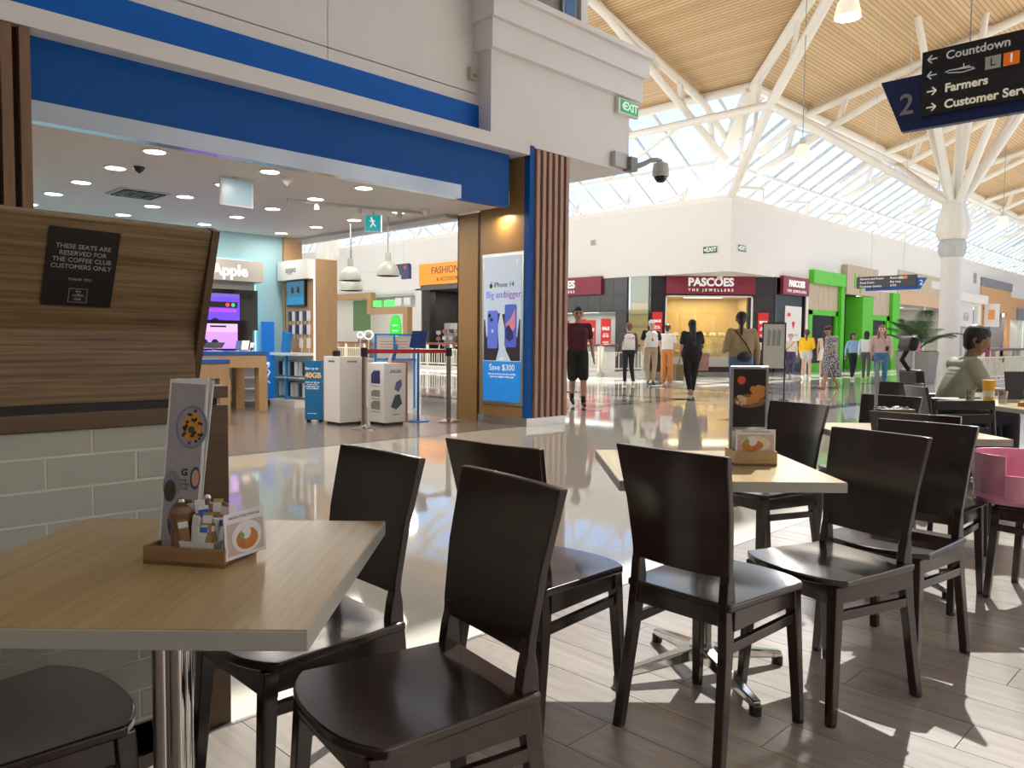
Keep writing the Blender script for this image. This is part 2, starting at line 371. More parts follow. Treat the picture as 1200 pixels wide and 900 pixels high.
struct(B().box(-5, 29, 61, 61.3, 0, 12.3), 'wall_end_left', M_white, 'end wall of the left arcade')
struct(B().box(7.72, 9.3, 9.5, 13.4, 3.3, 12.0), 'wall_over_shop_side', M_warmwhite, 'white wall above the open side of the phone shop')
struct(B().box(8.0, 9.3, 13.4, 60, 3.3, 12.0), 'wall_arcade_near', M_white, 'upper wall on the near side of the left arcade')
# flat roof over the near side with the skylight bay that lights the cafe tables
ZR = 12.26
# openings (x0, x1, y0, y1): bay over the cafe, long unseen bays added over both arcades to let in more light
OPEN = [(11.25, 19.4, 1.8, 5.85), (11.0, 17.0, 14.0, 58.0), (23.0, 90.0, -9.0, 3.6)]
rf = B()
gx = sorted({-12, 18.1, 100} | {v for o in OPEN for v in o[:2]}); gy = sorted({-12, 5.93, 61} | {v for o in OPEN for v in o[2:]})
for i in range(len(gx) - 1):
    for j in range(len(gy) - 1):
        mx_, my_ = (gx[i] + gx[i + 1]) / 2, (gy[j] + gy[j + 1]) / 2
        if mx_ > 18.1 and my_ > 5.93: continue
        if any(o[0] < mx_ < o[1] and o[2] < my_ < o[3] for o in OPEN): continue
        rf.box(gx[i], gx[i + 1], gy[j], gy[j + 1], ZR, ZR + .25)
bay = thing('window_4', 'flat skylight bay above the cafe tables, out of view', 'window', (11.25, 1.8, ZR + .2), kind='structure')
for i in range(6):
    for jj in range(3): B().box(i * 1.358, i * 1.358 + 1.358, jj * 1.35, jj * 1.35 + 1.35, 0, .012).build('pane', glass('bay_dimming_glass', (.72, .74, .74), .03, 1.0), bay)  # grey tinted panes, unseen, added to weaken the sun on the tables
struct(rf, 'ceiling_flat', M_warmwhite, 'flat ceiling above the cafe with a skylight bay')
# timber ceilings
def tmat(name, axis):
    m, t, b = _new(name)
    tc = t.nodes.new('ShaderNodeTexCoord'); sp = t.nodes.new('ShaderNodeSeparateXYZ'); t.links.new(tc.outputs['Object'], sp.inputs[0])
    mu = t.nodes.new('ShaderNodeMath'); mu.operation = 'MULTIPLY'; mu.inputs[1].default_value = 7.5; t.links.new(sp.outputs[axis], mu.inputs[0])
    fr = t.nodes.new('ShaderNodeMath'); fr.operation = 'FRACT'; t.links.new(mu.outputs[0], fr.inputs[0])
    fl_ = t.nodes.new('ShaderNodeMath'); fl_.operation = 'FLOOR'; t.links.new(mu.outputs[0], fl_.inputs[0])
    wn_ = t.nodes.new('ShaderNodeTexWhiteNoise'); wn_.noise_dimensions = '1D'; t.links.new(fl_.outputs[0], wn_.inputs['W'])
    cr = t.nodes.new('ShaderNodeValToRGB'); cr.color_ramp.elements[0].color = (.53, .36, .185, 1); cr.color_ramp.elements[1].color = (.64, .45, .25, 1); t.links.new(wn_.outputs['Value'], cr.inputs[0])
    lt = t.nodes.new('ShaderNodeMath'); lt.operation = 'LESS_THAN'; lt.inputs[1].default_value = .17; t.links.new(fr.outputs[0], lt.inputs[0])
    mx = t.nodes.new('ShaderNodeMix'); mx.data_type = 'RGBA'; mx.inputs['B'].default_value = (.25, .15, .07, 1)
    t.links.new(lt.outputs[0], mx.inputs['Factor']); t.links.new(cr.outputs[0], mx.inputs['A']); t.links.new(mx.outputs['Result'], b.inputs['Base Color'])
    b.inputs['Roughness'].default_value = .5
    return m
def zt(t): return 10.4 + .235 * (t - 1.6)
def zg(t): return 10.4 - .604 * (1.6 - t)
T0, T1 = 1.6, 9.5
def roofL(t, y, dz=0): return (XC - t, y, (zt(t) if t >= T0 else zg(t)) + dz)
def roofR(t, x, dz=0): return (x, YC - t, (zt(t) if t >= T0 else zg(t)) + dz)
ML = tmat('ceiling_boards_left', 0); MR = tmat('ceiling_boards_right', 1)
q = [roofL(T0, YC - T0), roofL(T0, 61), roofL(T1, 61), roofL(T1, YC - T1)]
struct(B().add(q + [(a, b_, c + .15) for a, b_, c in q], [(0, 1, 2, 3), (7, 6, 5, 4), (0, 4, 5, 1), (1, 5, 6, 2), (2, 6, 7, 3), (3, 7, 4, 0)]), 'ceiling_timber_left', ML, 'sloping timber board ceiling left of the hip')
q = [roofR(T0, XC - T0), roofR(T0, 97), roofR(T1, 97), roofR(T1, XC - T1)]
struct(B().add(q + [(a, b_, c + .15) for a, b_, c in q], [(0, 1, 2, 3), (7, 6, 5, 4), (0, 4, 5, 1), (1, 5, 6, 2), (2, 6, 7, 3), (3, 7, 4, 0)]), 'ceiling_timber_right', MR, 'sloping timber board ceiling right of the hip')
# sloping glazing: rafters and panes
TB, TM = -4.4, -1.3
M_raft = mat('rafter_grey_white', (.60, .59, .57), .5, var=.03)
def glazing(root, side, lo, hi, step):
    P = roofL if side == 'L' else roofR
    org = YC if side == 'L' else XC
    full_r = None; full_p = {}
    k = 0; s_ = lo
    def tmin(s): return max(TB, org - s)
    while s_ < hi:
        tm = tmin(s_)
        if tm < T0 - .1:
            if tm == TB:
                if full_r is None:
                    full_r = B().bar(P(TB, 0, -.05), P(T0, 0, -.05), .065, .13).build('rafter', M_raft, root); full_r.location = (0, s_, 0) if side == 'L' else (s_, 0, 0)
                else: piece(full_r, root, (0, s_, 0) if side == 'L' else (s_, 0, 0))
            else: B().bar(P(tm, s_, -.05), P(T0, s_, -.05), .065, .13).build('rafter', M_raft, root)
        a, b_ = s_, s_ + step
        for t0_, t1_ in ((TB, TM), (TM, T0)):
            pts = []
            if tmin(a) <= t0_ and tmin(b_) <= t0_:
                if (t0_,) in full_p: piece(full_p[(t0_,)], root, (0, a, 0) if side == 'L' else (a, 0, 0)); continue
                vs = [P(t0_, 0, .06), P(t0_, step, .06), P(t1_, step, .06), P(t1_, 0, .06)]
                o = B().add(vs, [(0, 1, 2, 3)]).build('pane', M_glass_sky, root); o.location = (0, a, 0) if side == 'L' else (a, 0, 0); full_p[(t0_,)] = o
            else:
                c0 = max(t0_, tmin(a)); c1 = max(t0_, tmin(b_))
                if c1 >= t1_ - .02: continue
                c0 = min(c0, t1_)
                vs = [P(c0, a, .06), P(c1, b_, .06), P(t1_, b_, .06), P(t1_, a, .06)]
                if c0 >= t1_ - .01: vs = [P(t1_, org - t1_, .06), P(c1, b_, .06), P(t1_, b_, .06)]
                B().add(vs, [tuple(range(len(vs)))]).build('pane', M_glass_sky, root)
        s_ += step
    return root
w1 = thing('window_1', 'sloping skylight glazing above the left white wall', 'window', (0, 0, 0), kind='structure')
w2 = thing('window_2', 'sloping skylight glazing above the right white wall', 'window', (0, 0, 0), kind='structure')
glazing(w1, 'L', YC - 1.6, 60, 1.45); glazing(w2, 'R', XC - 1.6, 95, 1.25)
for tt in (TM, T0 - .05):
    B().bar(roofL(tt, YC - tt, -.06), roofL(tt, 60, -.06), .12, .16).build('purlin', M_pipe, w1)
    B().bar(roofR(tt, XC - tt, -.06), roofR(tt, 95, -.06), .12, .16).build('purlin', M_pipe, w2)
# gutter frames along the wall top
B().box(XC - .02, XC + .2, YC, 60, ZW, ZW + .22).build('sill_beam', M_pipe, w1)
B().box(XC, 95, YC - .02, YC + .2, ZW, ZW + .22).build('sill_beam', M_pipe, w2)
for i in range(16):
    y = YC + 2.2 + i * 2.9
    B().bar((XC + .3, y, ZW + .1), roofL(-1.5, y + .9, -.2), .16, .16).bar((XC + .1, y, ZW + .1), (XC + .1, y, ZW + .6), .12, .12).bar((XC + .1, y, ZW + .5), (XC + .1, y + 1.2, ZW + .3), .1, .1).build('bracket', M_pipe, w1)
for i in range(16):
    x = XC + 2.6 + i * 4.2
    B().bar((x, YC + .1, ZW + .1), (x, YC + .1, ZW + .85), .13, .13).bar((x, YC + .1, ZW + .8), (x - 2.2, YC + .1, ZW + .55), .1, .12).build('bracket', M_pipe, w2)
# steel: hip beams, edge pipes, trusses
st = thing('beam_hip', 'thick white hip beam rising from the wall corner', 'beam', (0, 0, 0), kind='structure')
B().bar((XC + 3.2, YC + 3.2, zg(-3.2) - .2), (XC - T0, YC - T0, 10.2), .5, .3).build('hip_box', M_pipe, st)
B().cyl((XC - T0, YC - T0, 10.2), (XC - 9.4, YC - 9.4, zt(9.4) - .15), .17).build('hip_chord', M_pipe, st, smooth=True)
B().cyl((XC + .1, YC + .1, 6.9), (XC - 2.95, YC - 2.95, 9.06), .16).cyl((XC - 2.95, YC - 2.95, 9.06), (XC - 8.6, YC - 8.6, 11.6), .16).build('hip_lower_chord', M_pipe, st, smooth=True)
for tq in (.6, 1.7, 4.2, 6.0):
    zl = 6.9 + (9.06 - 6.9) * tq / 2.95 if tq < 2.95 else 9.06 + (11.6 - 9.06) * (tq - 2.95) / 5.65
    B().bar((XC - tq, YC - tq, zl), (XC - tq - .5, YC - tq - .5, (zt(tq + .5) if tq + .5 > T0 else zg(tq + .5)) - .2), .12, .12).build('hip_strut', M_pipe, st)
ed = thing('beam_edge', 'white pipe beams along the edge of the timber ceiling', 'beam', (0, 0, 0), kind='structure')
B().cyl(roofL(T0, YC - T0, -.12), roofL(T0, 60, -.12), .17).build('edge_pipe', M_pipe, ed, smooth=True)
B().cyl(roofR(T0, XC - T0, -.12), roofR(T0, 95, -.12), .17).build('edge_pipe', M_pipe, ed, smooth=True)
HN = (XC - 2.95, YC - 2.95, 9.06)
B().cyl(HN, (XC - 2.95, 60, 9.06), .14).build('lower_pipe', M_pipe, ed, smooth=True)
B().cyl(HN, (95, YC - 2.95, 9.06), .14).build('lower_pipe', M_pipe, ed, smooth=True)
def zlow(t): return 8.0 + .44 * (t + .8)
def truss(side, s):
    P = roofL if side == 'L' else roofR
    def Q(t, z): return (XC - t, s, z) if side == 'L' else (s, YC - t, z)
    r = thing('roof_truss', ('white pipe truss crossing the left slope' if side == 'L' else 'white pipe truss crossing the right slope') + ' at %d metres along' % round(s), 'truss', (0, 0, 0), kind='structure')
    tmn = max(-.3, ((YC if side == 'L' else XC) - s) + .3)
    B().cyl(Q(tmn, zg(tmn) - .3), Q(T0, 10.12), .15).cyl(Q(T0, 10.12), Q(9.3, zt(9.3) - .2), .15).build('upper_chord', M_pipe, r, smooth=True)
    B().cyl(Q(max(-.8, tmn), zlow(max(-.8, tmn))), Q(8.0, zlow(8.0) - .1), .14).build('lower_chord', M_pipe, r, smooth=True)
    for tq in (.9, 2.95, 4.6, 6.2):
        if tq < tmn: continue
        z1 = (zt(tq) if tq > T0 else zg(tq)) - .25
        B().bar(Q(tq, zlow(tq)), Q(tq + .25, z1), .17, .17).build('web_strut', M_pipe, r)
        if tq < 2: B().bar(Q(tq + 1.2, zlow(tq + 1.2)), Q(tq + .25, z1), .1, .1).build('web_strut', M_pipe, r)
    return r
for s in (15.8, 24.2, 32.6, 41.0, 49.4): truss('L', s)
for s in (30.2, 38.6, 47.0, 55.4, 63.8, 72.2, 80.6): truss('R', s)
for k, y in enumerate((15.8, 24.2, 32.6)):
    B().bar((XC - 2.95, y, 9.06), (XC - 2.95 + 1.2, y + 4.2, 7.9), .1, .1).bar((XC - 1.75, y + 4.2, 7.9), (XC - 2.95, y + 8.4, 9.06), .1, .1).build('brace', M_pipe, ed)
# column with flared capital and branching struts
cx, cyy = 29.8, 8.3
co = thing('column_tree', 'round white column with flared capital and branching roof struts', 'column', (cx, cyy, 0), kind='structure')
B().lathe([(.33, 0), (.33, 4.2)], 28).build('shaft', M_white, co, smooth=True)
B().lathe([(.33, 4.2), (.40, 4.3), (.43, 4.5), (.41, 4.72), (.35, 4.8)], 48, flute=.05, nf=12).build('collar', mat('column_grey', (.52, .53, .54), .5), co, smooth=True)
B().lathe([(.40, 4.8), (.48, 4.95), (.53, 5.15), (.45, 5.6), (.34, 6.05), (.26, 6.15)], 48, flute=.07, nf=8).build('capital', M_pipe, co, smooth=True)
for ax, ay in ((-2.7, .5), (3.6, 2.4), (-.6, -.9), (1.4, -3.6), (5.4, -1.6), (2.2, .4), (-2.6, -3.2)):
    tq = YC - (cyy + ay); az = zt(tq) if tq < T1 else ZR
    B().cyl((ax * .04, ay * .04, 5.9), (ax, ay, az + .03), .13, .11).build('branch', M_pipe, co, smooth=True)
B().cyl((-.1, .1, 6.0), (HN[0] - cx, HN[1] - cyy, HN[2]), .13).build('branch', M_pipe, co, smooth=True)
B().cyl((.1, .1, 6.0), (6.6, YC - 2.95 - cyy, 9.06), .13).build('branch', M_pipe, co, smooth=True)
# ------------------------------------------------------------------ shops along the far walls
def lamp(name, kind, loc, energy, col=(1, .9, .75), size=.3, rot=(0, 0, 0), spot=None, parent=None, sizey=None):
    d = bpy.data.lights.new(name, kind); d.energy = energy; d.color = col
    if kind == 'AREA':
        d.size = size
        if sizey: d.shape = 'RECTANGLE'; d.size_y = sizey
        else: d.shape = 'DISK'
    if kind == 'POINT': d.shadow_soft_size = size
    if kind == 'SPOT': d.spot_size = spot or R(110); d.spot_blend = .6; d.shadow_soft_size = size
    o = bpy.data.objects.new(name, d); COL.objects.link(o); o.location = loc; o.rotation_euler = rot
    if parent: o.parent = parent
    return o
def shell(root, x0, x1, h, depth, mw, mf=None, energy=120, col=(1, .92, .8)):
    """open-fronted recess of a shop: back, sides, ceiling, ceiling panel light"""
    B().box(x0, x1, depth, depth + .1, 0, h).build('back_wall', mw, root)
    B().box(x0 - .1, x0, .3, depth, 0, h).build('side_wall', mw, root)
    B().box(x1, x1 + .1, .3, depth, 0, h).build('side_wall', mw, root)
    B().box(x0 - .1, x1 + .1, .3, depth + .1, h, h + .1).build('shop_ceiling', mw, root)
    lp = B().box((x0 + x1) / 2 - .8, (x0 + x1) / 2 + .8, depth * .5 - .2, depth * .5 + .2, h - .03, h).build('ceiling_light', emit('shop_light_panel', (1, .93, .82), 2.0), root)
    if energy: lamp('shop_light', 'AREA', ((x0 + x1) / 2, depth * .5, h - .06), energy, col, (x1 - x0) * .75, (0, 0, 0), parent=root, sizey=depth * .6)
RZL = -PI / 2
M_ltile = M_graniteblk
def tiles(root, x0, x1, z0, z1, y, n, k, m_=None, gap=.012):
    dx = (x1 - x0) / n; dz = (z1 - z0) / k
    src = None
    for i in range(n):
        for j in range(k):
            l = (x0 + (i + .5) * dx, y, z0 + (j + .5) * dz)
            if src is None: src = B().box(-dx / 2 + gap / 2, dx / 2 - gap / 2, -.02, 0, -dz / 2 + gap / 2, dz / 2 - gap / 2).build('tile', m_ or M_ltile, root); src.location = l
            else: piece(src, root, l)
M_joint = mat('tile_joint_black', (.05, .05, .055), .7)
def pascoes_sign(loc, rz, wd, ht, label, ts=1.0):
    s = thing('shop_sign', label, 'sign', loc, rz, 'maroon jewellers signs')
    sb = B().box(-wd / 2, wd / 2, -.16, 0, 0, ht).build('sign_box', M_maroon, s, bev=.01)
    txt('PASCOES', ht * .58 * ts, M_wtext, sb, (0, -.17, ht * .60), off=.018, ext=.01, sx=1.0)
    txt('THE JEWELLERS', ht * .19, M_wtext, sb, (0, -.17, ht * .2), off=.004, ext=.01, spacing=1.9)
    return s
def sale_poster(loc, rz, wd, ht, label, txt_='SALE'):
    s = thing('sale_poster', label, 'poster', loc, rz, 'red sale posters')
    sh = plate('sheet', M_red, s, -wd / 2, wd / 2, 0, ht, 0, .02)
    txt(txt_, wd * .34, M_wtext, sh, (0, -.022, ht * .62), off=.01)
    txt('UP TO\n50% OFF', wd * .17, M_wtext, sh, (0, -.022, ht * .36), off=.004)
    plate('band', mat('poster_pale', (.8, .7, .62), .6), s, -wd * .3, wd * .3, ht * .06, ht * .13, -.021, .003)
    return s
# --- jewellers, angled corner front
pc = thing('jewellery_shopfront', 'angled black granite jewellers front with a lit gold window', 'shopfront', (XC, YC + 3.75, 0), -PI / 4)
LW = 5.28
B().box(0, .72, 0, .15, 0, 4.0).box(4.38, LW, 0, .15, 0, 4.0).box(.72, 4.38, 0, .15, 3.2, 4.0).box(.72, 4.38, 0, .15, 0, .22).build('granite_backing', M_joint, pc)
tiles(pc, 0, .72, .2, 4.0, 0, 1, 8); tiles(pc, 4.38, LW, .2, 4.0, 0, 1, 8); tiles(pc, .72, 4.38, 3.22, 4.0, 0, 6, 2)
B().box(0, LW, -.05, 0, 0, .2).build('plinth', M_black, pc)
B().box(.72, 4.38, -.01, .12, .22, .62).build('stall_riser', mat('riser_grey', (.42, .42, .38), .5), pc)
B().box(.70, .76, -.04, .1, .22, 3.2).box(4.30, 4.38, -.04, .1, .22, 3.2).box(.7, 4.38, -.04, .1, 3.14, 3.2).build('window_frame', M_white_gloss, pc)
B().box(4.18, 4.30, -.03, .2, .22, 3.2).build('door_post', M_black, pc)
plate('window_pane', M_glass, pc, .76, 4.18, .62, 3.14, .06, .01)
M_gold = mat('jewellery_cream', (.62, .46, .20), .6)
M_goldw = mat('display_wall', (.72, .56, .28), .6)
shell(pc, .72, 4.38, 3.2, 2.2, M_goldw, energy=70, col=(1, .80, .45))
for i in range(6):
    lamp('display_spot', 'SPOT', (1.0 + i * .58, .9, 3.1), 22, (1, .8, .45), .05, (R(18), 0, 0), R(70), pc)
for k, z in enumerate((.78, 1.15, 1.52)):
    B().box(.8, 4.15, .5 + .25 * k, 1.3 + .2 * k, z - .03, z).build('display_shelf', mat('shelf_cream', (.66, .52, .28), .5), pc)
for k, z in enumerate((.78, 1.15, 1.52)):
    for i in range(8):
        d = thing('jewellery_tray', 'small tilted tray of jewellery on the %s window shelf, %s from the window frame' % (('lowest', 'middle', 'top')[k], ('first', 'second', 'third', 'fourth', 'fifth', 'sixth', 'seventh', 'eighth')[i]), 'tray', pc.matrix_basis @ Vector((1.0 + i * .41, .75 + .28 * k, z + .008)), -PI / 4, 'jewellery trays in the lit window')
        B().obox((0, 0, .07), (.24, .03, .16), (R(-28), 0, 0)).build('tray', mat('tray_cream', (.80, .72, .52), .5), d)
        B().obox((0, -.03, .075), (.15, .02, .09), (R(-28), 0, 0)).build('jewel_pad', mat('gold_metal', (.75, .5, .15), .3, .8), d)
for i in range(4):
    B().box(1.0 + i * .8, 1.6 + i * .8, 2.17, 2.2, 1.7, 2.6).build('display_panel', mat('slat_panel_gold', (.70, .50, .20), .5), pc)
pascoes_sign((*(pc.matrix_basis @ Vector((2.55, -.03, 3.26)))[:2], 3.26), -PI / 4, 3.72, .80, 'maroon jewellers sign over the lit corner window')
sale_poster((*(pc.matrix_basis @ Vector((.36, -.04, 1.5)))[:2], 1.5), -PI / 4, .42, 1.0, 'red sale poster on black granite left of the lit window')
sale_poster((*(pc.matrix_basis @ Vector((4.82, -.04, 1.45)))[:2], 1.45), -PI / 4, .44, 1.05, 'red sale poster on black granite right of the lit window')
nt_ = thing('opening_hours_notice', 'small white notice below the red poster right of the lit window', 'notice', (*(pc.matrix_basis @ Vector((4.82, -.04, .95)))[:2], .95), -PI / 4)
plate('sheet', M_white_gloss, nt_, -.2, .2, 0, .3, 0, .01)
for i in range(4): plate('text_line', M_grey, nt_, -.14, .14, .06 + .055 * i, .075 + .055 * i, -.011, .002)
# --- jewellers, left window front
pj = thing('jewellery_window_front', 'dark granite jewellers side front with bright sale window', 'shopfront', (XC, 27.4, 0), RZL)
B().box(0, 7.1, 0, .15, 2.55, 4.02).box(6.5, 7.1, 0, .15, 0, 2.55).box(0, 1.2, 0, .15, 0, 2.55).build('granite_backing', M_joint, pj)
tiles(pj, 0, 7.1, 2.58, 4.0, 0, 10, 2, mat('grey_granite', (.055, .057, .062), .25, var=.4, vscale=30)); tiles(pj, 6.5, 7.1, .1, 2.58, 0, 1, 4, MATS['grey_granite'])
B().box(1.2, 6.5, -.02, .1, 0, .75).build('stall_riser', M_white, pj)
plate('window_pane', M_glass, pj, 1.2, 6.5, .75, 2.55, .06, .01)
shell(pj, 1.0, 6.6, 2.6, 2.0, M_white, energy=45, col=(1, .96, .9))
B().box(1.2, 6.5, .3, .9, .75, 1.0).build('counter', M_white_gloss, pj)
for i, (px_, w_) in enumerate(((2.2, .5), (3.55, .55), (4.6, .42), (5.1, .55), (5.95, .55))):
    sale_poster((XC + .047, 27.4 - px_, 1.1 if i % 2 == 0 else 1.05), RZL, w_, 1.15, ('red sale poster hanging in the side window, ' + ('first', 'second', 'third', 'fourth', 'fifth')[i] + ' counted from the slatted pillar'))
pascoes_sign((XC - .01, 24.05, 3.32), RZL, 4.9, .80, 'maroon jewellers sign beside the slatted pillar')
gs = thing('glass_display_column', 'narrow pale glass display between two granite fronts', 'display', (XC, 20.25, 0), RZL)
B().box(0, 1.15, .15, .25, 0, 4.02).build('back_panel', mat('pale_green_panel', (.55, .58, .47), .5), gs)
plate('lit_display', mat('gold_display', (.62, .48, .2), .5, emis=(.8, .55, .2), estr=.25), gs, .05, 1.1, 1.0, 2.9, .15, .02)
plate('pane', M_glass, gs, 0, 1.15, 0, 4.02, .02, .01)
for i in range(4): B().box(.05, 1.1, .03, .13, .9 + .5 * i, .92 + .5 * i).build('shelf', M_lgrey, gs)
# --- jewellers, right window front
pr_ = thing('jewellery_glass_front', 'reflective dark glass jewellers front before the green shop', 'shopfront', (31.35, YC, 0), 0)
B().box(0, 2.95, .15, .3, 0, 4.02).build('back_panel', mat('dark_glass_back', (.045, .05, .055), .12), pr_)
B().box(0, .12, -.02, .15, 0, 4.02).box(2.85, 2.95, -.02, .15, 0, 4.02).box(0, 2.95, -.02, .15, 0, .35).build('frame', M_black, pr_)
plate('pane', M_glass, pr_, .12, 2.85, .35, 4.0, .05, .01)
pascoes_sign((33.0, YC - .03, 3.32), 0, 2.5, .78, 'small maroon jewellers sign before the green shop', .82)
wp = thing('window_poster', 'white poster with red heart in the dark glass front', 'poster', (33.2, YC + .037, 1.35), 0)
plate('sheet', M_white_gloss, wp, -.8, .8, 0, 1.5, 0, .02)
B().prism([(-.14, .75), (0, .5), (.14, .75), (.08, .86), (0, .8), (-.08, .86)], -.03, -.02).build('heart', M_red, wp)
plate('red_mark', M_red, wp, -.6, -.3, 1.05, 1.2, -.021, .004); plate('text_line', M_lgrey, wp, -.5, .5, .2, .3, -.021, .003)
# --- green framed shop
M_green = mat('vivid_green', (.085, .52, .02), .45)
M_ash = wood('pale_ash_boards', (.42, .33, .24), (.56, .46, .36), .6, (9, 9, .7), 2.2)
gr = thing('green_framed_shopfront', 'vivid green framed shopfront with pale timber panels', 'shopfront', (34.35, YC, 0), 0)
B().box(0, .25, -.02, .2, 0, 4.02).build('white_post', M_white, gr)
B().box(.25, 3.85, -.25, .1, 3.95, 4.55).build('lintel', M_green, gr)
B().box(.25, .62, -.06, .1, 0, 2.75).box(3.2, 3.45, -.06, .1, 0, 2.75).box(.25, 3.45, -.06, .1, 2.55, 2.78).box(.25, 3.45, -.06, .1, 0, .35).build('window_surround', M_green, gr)
B().box(3.45, 3.85, -.2, .1, 0, 3.95).build('pillar', M_green, gr)
B().box(6.0, 7.4, -.25, .6, 0, 3.62).build('pillar', M_green, gr)
B().box(10.3, 11.4, -.2, .1, 0, 4.02).build('pillar', M_green, gr)
B().box(7.55, 7.8, -.06, .1, 0, 2.75).box(9.9, 10.3, -.06, .1, 0, 2.75).box(7.55, 10.3, -.06, .1, 2.5, 2.75).box(7.55, 10.3, -.06, .1, 0, .35).build('window_surround', M_green, gr)
for i in range(6):
    B().box(.25 + i * .533, .25 + (i + 1) * .533 - .015, -.03, .1, 2.78, 3.95).build('board', M_ash, gr)
    B().box(7.45 + i * .475, 7.45 + (i + 1) * .475 - .015, -.03, .1, 2.78, 4.02).build('board', M_ash, gr)
plate('pane', M_blackgloss, gr, .62, 3.2, .35, 2.55, .06, .02); plate('pane', M_blackgloss, gr, 7.8, 9.9, .35, 2.5, .06, .02)
B().box(3.85, 6.0, .6, .7, 0, 3.65).build('doorway_back', mat('dark_interior', (.008, .008, .009), .9), gr)
B().box(3.85, 6.0, .1, .6, 3.6, 3.7).build('doorway_head', M_black, gr)
gsn = thing('timber_shop_sign', 'pale timber sign board with green lettering over the green shop', 'sign', (40.2, YC - .28, 3.65), 0)
for i in range(7): B().box(-2.0 + i * .57, -2.0 + (i + 1) * .57 - .012, 0, .25, 0, 1.4).build('board', M_ash, gsn)
txt('kip', 1.0, M_green, gsn, (-.55, -.01, .62), off=.015, ext=.02)
# --- pale stone shop
M_beige = mat('beige_stone', (.52, .44, .32), .6, var=.1, vscale=3)
bs = thing('beige_stone_shopfront', 'beige stone shopfront with glass windows behind the palm', 'shopfront', (45.8, YC, 0), 0)
for i in range(5): B().box(i * 1.68 + .01, (i + 1) * 1.68 - .01, -.06, .1, 4.2, 5.35).build('stone_panel', M_beige, bs)
B().box(0, 8.4, -.04, .1, 3.5, 4.2).build('header', mat('peach_header', (.62, .42, .27), .6), bs)
plate('notice', M_white_gloss, bs, 5.6, 7.8, 4.65, 5.1, -.06, .02)
shell(bs, .1, 8.3, 3.5, 3.0, mat('shop_cream', (.56, .50, .42), .6), energy=200)
plate('pane', M_glass, bs, .1, 4.6, .2, 3.5, .05, .01); plate('pane', M_glass, bs, 4.8, 8.3, .2, 3.5, .05, .01)
B().box(4.6, 4.8, -.02, .1, 0, 3.5).box(8.1, 8.4, -.02, .1, 0, 4.2).box(0, 8.4, -.02, .1, 0, .2).build('mullion', M_lgrey, bs)
for i, (x, c) in enumerate(((46.5, (.30, .22, .32)), (47.5, (.22, .12, .09)), (48.9, (.45, .30, .34)), (50.6, (.25, .24, .3)))):
    g_ = thing('clothes_rack', ('purple', 'brown', 'rose', 'grey')[i] + ' row of clothes hanging in the beige shop window', 'clothes rack', (x, YC + .9, 0), 0, 'clothes racks in the beige shop')
    B().cyl((-.45, 0, 0), (-.45, 0, 1.6), .02).cyl((.45, 0, 0), (.45, 0, 1.6), .02).cyl((-.45, 0, 1.6), (.45, 0, 1.6), .02).build('rail', M_steel, g_)
    for k in range(6): B().prism([(-.2, .5), (.2, .5), (.16, 1.3), (.05, 1.5), (-.05, 1.5), (-.16, 1.3)], -.38 + k * .15, -.30 + k * .15, 'yz').build('garment', mat('garment_%d' % i, c, .9), g_)
# --- white shop with cornice
ws = thing('white_cornice_shopfront', 'white shopfront with moulded cornice and pale logo panel', 'shopfront', (54.2, YC, 0), 0)
B().box(0, .8, -.15, .1, 0, 4.1).box(7.0, 7.8, -.15, .1, 0, 4.1).box(0, 7.8, -.12, .1, 3.9, 4.1).build('surround', M_white, ws)
B().box(-.4, 8.2, -.5, .1, 4.1, 4.7).build('cornice', M_white, ws, bev=.08)
B().box(.8, 7.0, .25, .35, 0, 3.9).build('back_panel', mat('rose_beige', (.58, .50, .44), .6), ws)
plate('logo_panel', mat('logo_pale', (.70, .68, .70), .5), ws, 3.2, 6.6, 2.5, 3.9, .1, .05)
txt('Kiki', .8, M_grey, ws, (4.9, .04, 3.15), shear=.3)
B().box(4.6, 5.1, .1, .25, 0, 2.4).box(5.6, 6.0, .1, .25, 0, 2.4).build('door_bar', M_lgrey, ws)
# --- orange shop
M_orange = mat('soft_orange_wall', (.62, .36, .17), .6)
os_ = thing('orange_shopfront', 'soft orange shopfront with grey band and dressed mannequins', 'shopfront', (62.1, YC, 0), 0)
B().box(0, 8.3, -.1, .1, 3.7, 5.4).box(0, 1.4, -.1, .1, 0, 3.7).box(7.4, 8.3, -.1, .1, 0, 3.7).box(8.3, 13, -.08, .1, 3.4, 5.0).build('wall_panel', M_orange, os_)
B().box(0, 8.3, -.16, .1, 5.4, 6.0).build('grey_band', mat('band_grey', (.22, .23, .27), .5), os_)
B().box(10.2, 13, -.2, 0, 3.3, 4.2).build('grey_band', MATS['band_grey'], os_)
shell(os_, 1.4, 7.4, 3.7, 3.0, mat('shop_slate', (.20, .20, .21), .6), energy=160)
shell(os_, 8.5, 12.9, 3.4, 2.5, M_white, energy=160)
plate('pane', M_glass, os_, 8.4, 13, .3, 3.4, .05, .01)
B().box(8.4, 13, .05, .6, 0, 1.1).build('window_plinth', M_white, os_)
B().box(12.0, 12.8, 1.0, 1.2, 1.0, 3.0).build('orange_banner', mat('banner_orange', (.75, .16, .04), .5), os_)
bl = thing('blade_sign', 'white projecting blade sign with orange emblem by the orange shop', 'sign', (62.7, YC - .1, 2.55), 0)
B().box(-.08, .08, -1.0, -.1, 0, 1.6).build('sign_box', M_white_gloss, bl); B().box(-.1, -.08, -.75, -.35, .5, 1.2).build('emblem', mat('emblem_orange', (.8, .35, .1), .5), bl)
B().cyl((0, -.1, 1.3), (0, .02, 1.3), .03).build('bracket', M_black, bl)
